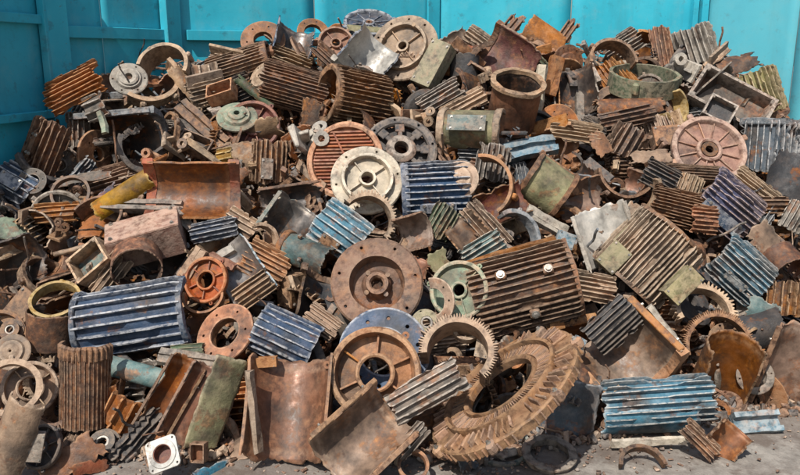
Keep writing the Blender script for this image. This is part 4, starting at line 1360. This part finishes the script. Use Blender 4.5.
CS(412, 232, 34, 34, 15, 25, 175, 'grey-brown polished bowl below the dark striped housing', 'polished bowl', d=.22, arc=200, col='brown', inner='polished', jag=.04)
SH(442, 222, 34, 26, 60, 0, 0, 'dark finned flank right of the polished bowl', d=.19, arc=90, nf=6, fh=.2, col='darkgreen')
CS(470, 238, 44, 36, -50, 0, 190, 'pinkish grey open shell below the polished bowl', 'pinkish grey open shell', d=.16, arc=130, col='brown', inner='polished')
SH(486, 226, 56, 22, -48, 0, 10, 'light brown slanting fins left of the dark blue-grey band', d=.19, arc=70, nf=5, fh=.18, col='tan')
SH(487, 255, 44, 34, 32, 0, 0, 'teal-tinged ribbed block with pale rivets above the big rusty housing', 'teal-tinged ribbed block', d=.22, arc=80, nf=7, fh=.16, col='teal')
SH(524, 291, 98, 70, 15, 5, 0, 'big rusty finned housing with three bright bolts on central bosses', 'big rusty bolted housing', d=.27, arc=110, nf=12, fh=.13, col='brown', jag=.04, sidejag=.02, rims='b', rimw=.03, par=.3, bosses=3)
BA(510, 252, 96, 8, 8, 16, 0, 0, 'long straight rusty tan bar along the top edge of the big rusty housing', 'rusty tan top bar', d=.36, kind='flat', col='orange')
DI(459, 290, 28, -.3, .2, 'pale green patinated round plate with legs, left of the big rusty housing', 'pale green patinated plate', d=.22, var='bell', col='green', n=3, bore=.2, deep=.7)
PL(443, 268, 36, 22, -62, 0, 10, 'green-tan triangular leg rising off the pale green patinated plate', d=.26, col='olive', curve=.3)
DI(433, 302, 23, -.55, .1, 'broken tan half flange with drilled holes beside the pale green plate', 'broken tan half flange', d=.27, var='plain', arc=200, roll=-95, col='tan', n=8, bore=.55)
CS(413, 270, 26, 26, 70, 0, 170, 'orange-brown shell scrap between the central disc and the green plate', d=.15, arc=120, col='orange')
SH(590, 287, 50, 28, -10, 0, 20, 'tan finned slab right of the big rusty housing', 'tan slab right of the rusty housing', d=.2, arc=80, nf=6, fh=.2, col='tan')

# middle right
RI(624, 170, 28, .1, .1, 'brown round shell opening above the tan rim arch', 'brown round shell opening', d=.16, arc=200, roll=-80, w=.7, t=.09, col='brown', lugs=2)
RI(632, 190, 28, .2, -.2, 'tan arched rim below the brown round shell opening', 'tan arched rim', d=.17, arc=170, roll=-60, w=.4, t=.13, col='tan', lugs=1)
SH(661, 178, 38, 26, -28, 0, 0, 'black-grey finned lump below the tan torn plate', 'black-grey lump', d=.2, arc=110, nf=8, fh=.2, col='dark')
SH(690, 172, 62, 18, -3, 0, 40, 'dark level fins directly below the pink dished shield', 'dark level fins', d=.19, arc=80, nf=6, fh=.2, col='darkbrown')
SH(677, 208, 54, 34, -14, 0, 0, 'brown thin-finned housing left of the purple-blue housing', 'brown thin-finned housing', d=.21, arc=110, nf=12, fh=.2, col='brown')
SH(704, 220, 26, 26, -5, 0, 10, 'brown fins with a small red paint mark left of the purple-blue housing', d=.24, arc=90, nf=6, fh=.2, col='orange')
SH(689, 189, 28, 22, 70, 0, 0, 'small tan ribbed block above the brown thin-finned housing', d=.21, arc=90, nf=6, fh=.2, col='tan')
SH(730, 205, 56, 46, -40, 0, 0, 'purple-blue finned housing with blue plate on its upper right side', 'purple-blue housing', d=.27, arc=100, nf=9, fh=.15, col='purple', box=(.45, .75, .10, 33, 'blue'), jag=.04, sidejag=.03, par=.3)
SH(651, 258, 66, 72, 48, 5, 5, 'big tan-brown barrel housing with many close fins and olive box', 'big tan barrel housing', d=.27, arc=140, nf=20, fh=.12, col='tan', jag=.03, sidejag=.03, rims='ab', rimw=.03, rimcol='brown', feet=0, par=.2)
BX(681, 285, 34, 18, 16, 45, 0, 0, 'olive box on the lower right flank of the big tan barrel housing', d=.35, col='olive', lid=True)
BX(613, 258, 26, 20, 12, 45, 0, 10, 'olive foot block on the upper left flank of the big tan barrel housing', d=.27, col='olive', lid=True)
BX(629, 238, 26, 18, 12, 45, 0, 10, 'olive foot block nearest the light grey half pipe', d=.28, col='olive', lid=True)
SH(741, 270, 56, 46, -42, 0, 0, 'pale blue and rust finned housing on the right slope', 'pale blue right slope housing', d=.27, arc=120, nf=11, fh=.15, col='cyan', box=(.3, .4, .1, 30, 'cyan'), jag=.05, par=.3)
PL(762, 310, 34, 24, -20, 0, 10, 'grey-teal smooth plate under the pale blue right slope housing', 'grey-teal plate', d=.24, col='teal', curve=.6)
SH(756, 189, 50, 22, -38, 0, 20, 'tan torn fins right of the purple-blue housing', 'tan torn fins', d=.2, arc=80, nf=6, fh=.25, col='tan')
SH(772, 205, 34, 16, 0, 0, 0, 'dark brown level fins at the right below the black shell', d=.18, arc=70, nf=4, fh=.2, col='darkbrown')
CS(795, 180, 52, 46, 65, 0, 15, 'black smooth shell at the right edge below the blue-grey housing', 'black shell at the right edge', d=.22, arc=160, col='dark')
PL(766, 240, 34, 30, -60, 0, 10, 'tan flat plate right of the pale blue right slope housing', 'tan flat plate on the right', d=.2, col='tan', curve=.2)
CS(783, 262, 24, 34, -70, 42, 10, 'orange-lined pipe mouth near the right edge', 'orange-lined pipe mouth', d=.22, arc=300, col='brown', inner='rustbore', jag=.05)
SH(786, 298, 34, 40, 84, 0, 0, 'dark brown upright fins under the orange-lined pipe mouth', 'dark upright fins on the right', d=.2, arc=120, nf=8, fh=.25, col='brown')
SH(797, 218, 30, 26, 60, 0, 0, 'pale grey ribbed fragment at the right edge above the pipe mouth', d=.2, arc=90, nf=6, fh=.2, col='palegrey')
RI(703, 312, 27, .05, .55, 'tan ring with knobbly teeth on the right, under the olive box', 'tan knobbly ring', d=.2, arc=220, roll=90, w=.4, t=.16, teeth=30, col='tan', lugs=0)
CS(764, 330, 40, 38, 15, 0, 15, 'smooth dark grey drum above the small round cap on the right', 'smooth dark grey drum', d=.19, arc=180, col='dark')
DI(755, 376, 17, -.15, .15, 'small grey round cap with hub beside the tall toothed shell', 'small grey cap', d=.15, var='flange', col='grey', n=4, bore=.2)

# bottom left
HB(11, 330, 11, .1, .3, 'small brown bearing hub at the far left above the tan caps', 'small brown hub at the far left', d=.16, col='brown')
DI(12, 352, 17, .1, .35, 'small tan cap with centre hole at the far left', 'small tan cap at the far left', d=.2, var='cap', col='tan', n=0, bore=.15)
RI(11, 388, 27, .35, .35, 'large tan hoop at the far left edge', 'large tan hoop', d=.3, w=.35, t=.2, col='tan', lugs=2)
DI(30, 388, 25, .45, .3, 'pale tan ring flange behind the large tan hoop', d=.2, var='bell', col='tan', n=4, bore=.4)
CS(10, 440, 80, 40, 70, 0, 10, 'pale wood-coloured curved plate at the bottom left corner', 'pale plate in the bottom left corner', d=.36, arc=120, col='tan', jag=.05)
DI(42, 447, 21, -.25, .35, 'dark round cover with black inside on the ground at the left', 'dark cover on the left ground', d=.22, var='bell', col='dark', n=6, bore=.2)
BX(34, 446, 26, 16, 10, 80, 0, -20, 'dark grey block across the dark cover at the bottom left', d=.3, col='grey', lid=True)
SH(82, 388, 76, 46, 87, 6, 0, 'tall rusty brown half pipe standing upright with ribbed collar', 'tall rusty half pipe', d=.24, arc=200, nf=16, fh=.04, col='brown', rims='b', rimw=.16, teeth=30, jag=.06)
RI(56, 400, 24, -.3, .2, 'toothed brown ring edge left of the tall rusty half pipe', d=.16, arc=180, roll=-60, w=.3, t=.12, teeth=22, col='brown', lugs=0)
PL(72, 458, 60, 30, 30, -20, 10, 'flat brown sheet on the ground below the tall rusty half pipe', 'flat brown ground sheet', d=.14, col='orange', curve=.2)
CS(135, 371, 62, 20, -15, 0, 30, 'grey-green trough cover below the large blue left housing', 'grey-green trough cover', d=.2, arc=150, col='teal', jag=.06)
SH(120, 408, 36, 40, 60, 10, 20, 'orange-brown torn casting right of the tall rusty half pipe', 'orange-brown torn casting', d=.12, arc=140, nf=5, fh=.2, col='orange')
BX(112, 386, 20, 18, 12, 0, 0, 30, 'small orange box right of the tall rusty half pipe top', d=.14, col='orange')
HB(103, 443, 15, .05, .6, 'dark round bearing hub lying left of the white square flange', 'dark bearing hub', d=.12, col='dark', h=.5)
CS(170, 398, 82, 34, 60, 0, 180, 'long narrow brown trough propped left of the green-grey plate', 'long narrow brown trough', d=.2, arc=140, col='brown', inner='rustbore', jag=.05, lips=1)
CS(190, 404, 80, 30, 62, 0, 180, 'second narrow brown trough propped against the green-grey plate', d=.22, arc=130, col='brown', inner='rustbore', jag=.05, lips=1)
PL(216, 404, 92, 34, 70, 0, -30, 'tall green-grey weathered plate leaning left of the bright rusty shell', 'tall green-grey plate', d=.27, col='olive', curve=.25, jag=.08, thick=.012)
BA(188, 360, 60, 14, 6, -8, 0, 40, 'dark bar capping the two narrow brown troughs', d=.22, kind='angle', col='grey')
SH(187, 351, 32, 14, 5, 0, 20, 'dark green flat casting above the narrow brown troughs', d=.2, arc=90, nf=3, fh=.15, col='darkgreen')
PL(90, 468, 44, 14, 5, -40, 10, 'red painted strip lying on the ground at the bottom left', 'red strip on the ground', d=.06, col='terracotta', curve=.2)
DI(225, 333, 30, -.35, .5, 'orange-brown oval flange tilted up, left of the blue rounded housing', 'orange-brown tilted flange', d=.24, var='plain', col='orange', n=6, bore=.5)
SH(285, 338, 60, 44, -24, 5, 8, 'deep blue rounded housing with slanting fins above the bright rusty shell', 'deep blue rounded housing', d=.27, arc=130, nf=7, fh=.12, col='blue', jag=.03, sidejag=.03, rims='', par=.3)

# bottom centre
CS(290, 408, 98, 78, 88, -22, 184, 'bright rusty open half pipe standing at the front, with notched top', 'bright rusty front shell', d=.30, arc=145, col='orange', inner='rustbore', jag=.06, sidejag=.0, thick=.012)
BA(253, 412, 84, 9, 8, 96, 0, 0, 'tan rough flange bar along the left side of the bright rusty shell', d=.36, kind='flat', col='tan')
BA(330, 392, 70, 7, 7, 86, 0, 0, 'rusty dark flange bar along the right side of the bright rusty shell', d=.34, kind='flat', col='brown')
BX(263, 362, 26, 9, 10, 4, 0, 0, 'rusty block on the top left corner of the bright rusty shell', d=.38, col='orange', lid=True)
DI(384, 352, 43, -.05, .35, 'blue-grey flange ring behind the orange bell shield', 'blue-grey ring behind the bell', d=.26, var='plain', col='blue', n=10, bore=.5)
DI(375, 373, 43, .06, .22, 'orange-brown deep bell shield with wide bore and ribs at the front', 'orange-brown bell shield', d=.38, var='bell', col='orange', n=6, bore=.34, deep=1.25)
SH(322, 322, 36, 22, -35, 0, 10, 'tan ribbed arc between the blue rounded housing and the central disc', d=.24, arc=120, nf=8, fh=.2, col='tan')
CS(362, 436, 86, 64, 38, -26, 184, 'wide grey-brown trough tipped forward at the bottom centre', 'wide bottom centre trough', d=.36, arc=140, col='brown', inner='polished', jag=.05, thick=.012, lips=1)
SH(427, 391, 78, 34, 29, 0, 10, 'weathered grey slab with long fins, right of the orange bell shield', 'weathered grey slab', d=.40, arc=70, nf=5, fh=.14, col='grey', jag=.10)
RI(458, 356, 33, -.1, .5, 'pale tan toothed ring arch above the weathered grey slab', 'pale tan toothed arch', d=.34, arc=230, roll=70, w=.9, t=.15, teeth=54, col='tan', lugs=0)
RI(466, 331, 13, 0, .7, 'small tan sleeve ring above the pale tan toothed arch', d=.3, w=.6, t=.25, col='tan', lugs=0)
BX(484, 343, 26, 12, 10, 80, 0, 20, 'tan upright block right of the pale tan toothed arch', d=.3, col='tan', lid=True)
HB(426, 323, 14, .1, .3, 'olive round hub just right of the central rusty disc bottom', 'olive hub', d=.22, col='olive')
SH(412, 440, 40, 16, 48, 0, 20, 'jagged grey finned splinter left of the annulus foot', d=.3, arc=80, nf=4, fh=.25, col='grey')
PL(463, 456, 34, 22, -60, 0, 30, 'blue-grey wedge plate on the ground under the huge annulus', 'blue-grey ground wedge', d=.12, col='bluegrey', curve=.3)
RI(500, 448, 28, 0, .88, 'grey-green wavy ring on the ground under the huge annulus', 'grey-green ground ring', d=.03, w=.5, t=.12, col='teal', lugs=0)
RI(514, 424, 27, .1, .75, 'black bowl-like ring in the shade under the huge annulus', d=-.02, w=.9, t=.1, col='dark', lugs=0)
RI(549, 455, 26, .02, .92, 'dark grey flat ring lying on the ground at the bottom centre right', 'dark flat ring on the ground', d=.06, w=.25, t=.3, col='grey', lugs=0)
RI(413, 466, 15, .05, .6, 'small brown ring on the ground at the bottom centre', 'small brown ring on the ground', d=.14, w=.6, t=.2, col='brown', lugs=0)
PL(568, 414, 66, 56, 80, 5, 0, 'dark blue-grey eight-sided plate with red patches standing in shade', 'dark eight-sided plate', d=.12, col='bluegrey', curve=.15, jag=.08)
PL(590, 402, 22, 12, 80, 5, 0, 'small red paint patch on the right of the dark eight-sided plate', d=.17, col='terracotta', curve=.15)
BX(577, 345, 16, 10, 8, 60, 0, 0, 'little bright blue block by the upper right end of the annulus', 'little bright blue block', d=.3, col='cyan', lid=True)
CS(592, 385, 50, 24, -42, 0, 20, 'brown curved strip running down left of the big brown shell', d=.16, arc=150, col='darkbrown', inner='rustbore')
RI(586, 372, 16, .3, .4, 'black hose-like loop below the little bright blue block', d=.22, arc=200, roll=-120, w=.2, t=.25, col='dark', lugs=0)
RI(520, 412, 8, .2, .5, 'tiny orange ring resting under the lower edge of the annulus', d=.36, w=.4, t=.25, col='orange', lugs=0)

# bottom right
CS(624, 355, 72, 78, 129, -34, 182, 'big brown half shell with dark polished inside facing up left', 'big brown half shell', d=.25, arc=165, col='brown', inner='polished', rims='a', rimcol='orange', jag=.04, sidejag=.02, thick=.014, lips=1)
SH(613, 325, 52, 36, 42, 0, 0, 'black housing with white-edged fins lying across the big brown half shell', 'black white-edged housing', d=.36, arc=90, nf=7, fh=.16, col='dark', jag=.05)
BX(622, 399, 24, 13, 10, -40, 0, 20, 'orange-tan foot lug at the bottom of the big brown half shell', d=.20, col='tan', lid=True)
BA(667, 330, 60, 9, 8, -52, 0, 0, 'pale rough edge bar along the upper right of the big brown half shell', d=.35, kind='flat', col='cream')
SH(659, 400, 108, 42, 4, 0, 28, 'broken blue and teal housing with level torn fins at the front right', 'broken blue front housing', d=.26, arc=100, nf=7, fh=.22, col='cyan', jag=.08, sidejag=.05, par=.5)
CS(650, 424, 92, 34, 3, 0, -35, 'blue lower wall of the broken front housing standing on the ground', d=.18, arc=60, col='cyan', jag=.05)
BA(648, 441, 76, 7, 6, 3, 0, 60, 'pale cream ledge bar at the foot of the broken blue housing', d=.10, kind='flat', col='cream')
RI(717, 347, 31, 0, .2, 'arched toothed rim at the top of the tall brown shell', 'toothed arch on the right', d=.24, arc=210, roll=90, w=.4, t=.10, teeth=60, col='brown', lugs=0)
CS(720, 376, 84, 52, 84, 34, 180, 'tall brown hollow shell with curved wall below the toothed arch', 'tall brown hollow shell', d=.14, arc=235, col='brown', inner='rustbore', jag=.05)
BA(757, 423, 46, 20, 5, 4, 0, 30, 'light blue trough-like foot block lying near the ground on the right', 'light blue foot block', d=.08, kind='channel', col='cyan')
CS(723, 441, 36, 36, 50, 10, 175, 'small orange half cylinder with drilled ends lying on the ground', 'small orange half cylinder', d=.16, arc=150, col='brown', inner='rustbore', rims='a', rimcol='orange', jag=.03)
SH(700, 440, 42, 18, -44, 0, 20, 'small brown fins leaning on the small orange half cylinder', 'small brown fins', d=.2, arc=80, nf=5, fh=.25, col='brown')
RI(643, 468, 23, .02, .7, 'dark half ring lying flat on the ground at the front right', 'dark half ring on the ground', d=.04, arc=170, roll=90, w=.35, t=.16, col='darkbrown', lugs=2)
CS(797, 371, 90, 60, 80, 22, 200, 'tall brown shell with curved inside at the right edge', 'tall shell at the right edge', d=.24, arc=150, col='brown', inner='polished', jag=.07, lips=1)
RI(770, 352, 26, -.6, .1, 'tan lugged rim on the left side of the tall right edge shell', d=.22, arc=120, roll=180, w=.3, t=.1, col='tan', lugs=3)

DI(163, 454, 15, -.12, .38, 'white square machined flange with a dark red bore at the bottom left', 'white square flange', d=.24, roll=22, var='square', col='white', col2='maroon', bore=.60)
BX(199, 452, 18, 14, 10, 90, 0, 10, 'brown bracket-like box touching the right side of the white square flange', d=.16, col='brown')
PL(212, 471, 40, 12, 3, -50, 10, 'light blue painted strip flat on the ground right of the white square flange', d=.03, col='cyan', curve=.2)

# two castings whose pose needs its own frame
CS(514, 104, 46, 46, 84, 40, 0, 'shiny orange-brown upright cylinder with oval top opening and a slot', 'shiny orange-brown cylinder', d=.26, arc=359.5, col='rustbore', inner='darkbore', jag=.04, rims='b', rimcol='tan', rimw=.05)
CS(514, 133, 26, 4, 0, 0, 0, 'narrow dark slot strip low on the shiny orange-brown cylinder', d=.34, arc=60, col='dark')
DI(501, 387, 82, -.61, .77, 'huge tan annular plate with two bands of radial fins, tilted at the front', 'huge tan finned annulus', d=.40, var='finned', col='rusttan', n=66, bore=.44, deep=1.0)
N_FILL = 360

# ------------------------------------------------------------------ under layer: further castings wedged between the catalogued ones
random.seed(41)
def proto_list():
    out = []
    R0 = .13
    cols = ['brown', 'darkbrown', 'grey', 'tan', 'bluegrey', 'orange', 'brown', 'dark']
    for i, c in enumerate(cols):
        out.append(('motor_housing', 'finned housing fragment', c, B_shell(R0, .26, arc=(90, 130, 110, 150)[i % 4], nf=(7, 10, 8, 12)[i % 4], col=c, seed=i * 5.1 + 2, jag=.14, feet=i % 2)))
    for i, c in enumerate(['brown', 'grey', 'dark', 'tan', 'orange', 'darkbrown']):
        out.append(('casing_shell', 'smooth broken shell', c, B_shell(R0, .24, arc=(140, 110, 170)[i % 3], nf=0, col=c, seed=i * 3.3 + 50, jag=.12, rims=('', 'a', 'ab')[i % 3])))
    for i, (c, v) in enumerate([('brown', 'flange'), ('dark', 'bell'), ('grey', 'radial'), ('orange', 'plain')]):
        out.append(('end_shield', 'round end shield', c, B_disc(.13, v, c, seed=i + 80, n=6, bore=.25)))
    for i, c in enumerate(['brown', 'tan', 'dark']):
        out.append(('flange_ring', 'open ring', c, B_ring(.12, .4, .14, (360, 200, 150)[i], c, seed=i + 90, teeth=(0, 26, 0)[i])))
    for i, c in enumerate(['grey', 'brown', 'tan']):
        out.append(('terminal_box', 'cast box', c, B_box(.2, .14, .08, c, seed=i + 100, lid=i == 1)))
    for i, (c, k) in enumerate([('brown', 'channel'), ('grey', 'angle'), ('tan', 'flat')]):
        out.append(('metal_bar', 'metal bar', c, B_bar(.32, .05, .02, k, c, seed=i + 110)))
    out.append(('cast_bracket', 'lugged bracket', 'brown', B_bracket(.18, 'brown', 120)))
    out.append(('bearing_hub', 'bearing hub', 'brown', B_hub(.07, .06, 'brown', 130)))
    return out

CN = dict(brown='brown', darkbrown='dark brown', grey='grey', tan='tan', bluegrey='blue-grey', orange='orange-brown', dark='black')
protos = proto_list()
refs = [(x, y, s, r) for (_, x, y, s, r) in THINGS if r]
used = set()
def place_label(colname, noun, px, py):
    for (x, y, s, r) in sorted(refs, key=lambda q: math.hypot(q[0] - px, (q[1] - py)))[:14]:
        dx, dy = px - x, py - y
        a = math.degrees(math.atan2(-dy, dx)) % 360
        w = ['right of', 'up right of', 'above', 'up left of', 'left of', 'down left of', 'below', 'down right of'][int(((a + 22.5) % 360) // 45)]
        for adj in ('%s %s' % (colname, noun), 'half-buried %s %s' % (colname, noun)):
            lab = '%s wedged %s the %s' % (adj, w, r)
            if lab not in used and len(lab.split()) <= 16:
                used.add(lab)
                return lab
    return None

SKY = [(0, 185), (35, 125), (50, 90), (100, 70), (150, 58), (190, 62), (240, 45), (290, 30), (370, 18), (430, 35), (520, 30), (600, 45), (650, 35), (700, 40), (735, 60), (770, 90), (785, 130), (800, 150)]
FILL = []
tries = 0
while len(FILL) < N_FILL and tries < 9000:
    tries += 1
    px, py = random.uniform(-10, 812), random.uniform(25, 448)
    if tries % 4 == 0:
        py = lerp_tab(SKY, px) + random.uniform(14, 40)
    u = (px - 400) / FPX
    p, mpp = spot(px, py, 0.0)
    if p.z <= .02 or abs(p.z - pile_z(p.x, p.y)) > .05 or py < lerp_tab(SKY, px) + 14:
        continue
    pr = random.choice(protos)
    if any((p - q).length < .135 for q in FILL):
        continue
    lab = place_label(CN[pr[2]], pr[1], px, py)
    if not lab:
        continue
    FILL.append(p.copy())
    k = random.uniform(.85, 1.25)
    m = (rnd_rot() * k).to_4x4()
    m.translation = p - (p - CP).normalized() * .0 + Vector((0, 0, -.02))
    root = assemble(pr[0], pr[3], m)
    register(root, pr[0], lab, px, py, 20, '')

for o in list(bpy.data.meshes):
    if o.users == 0:
        bpy.data.meshes.remove(o)
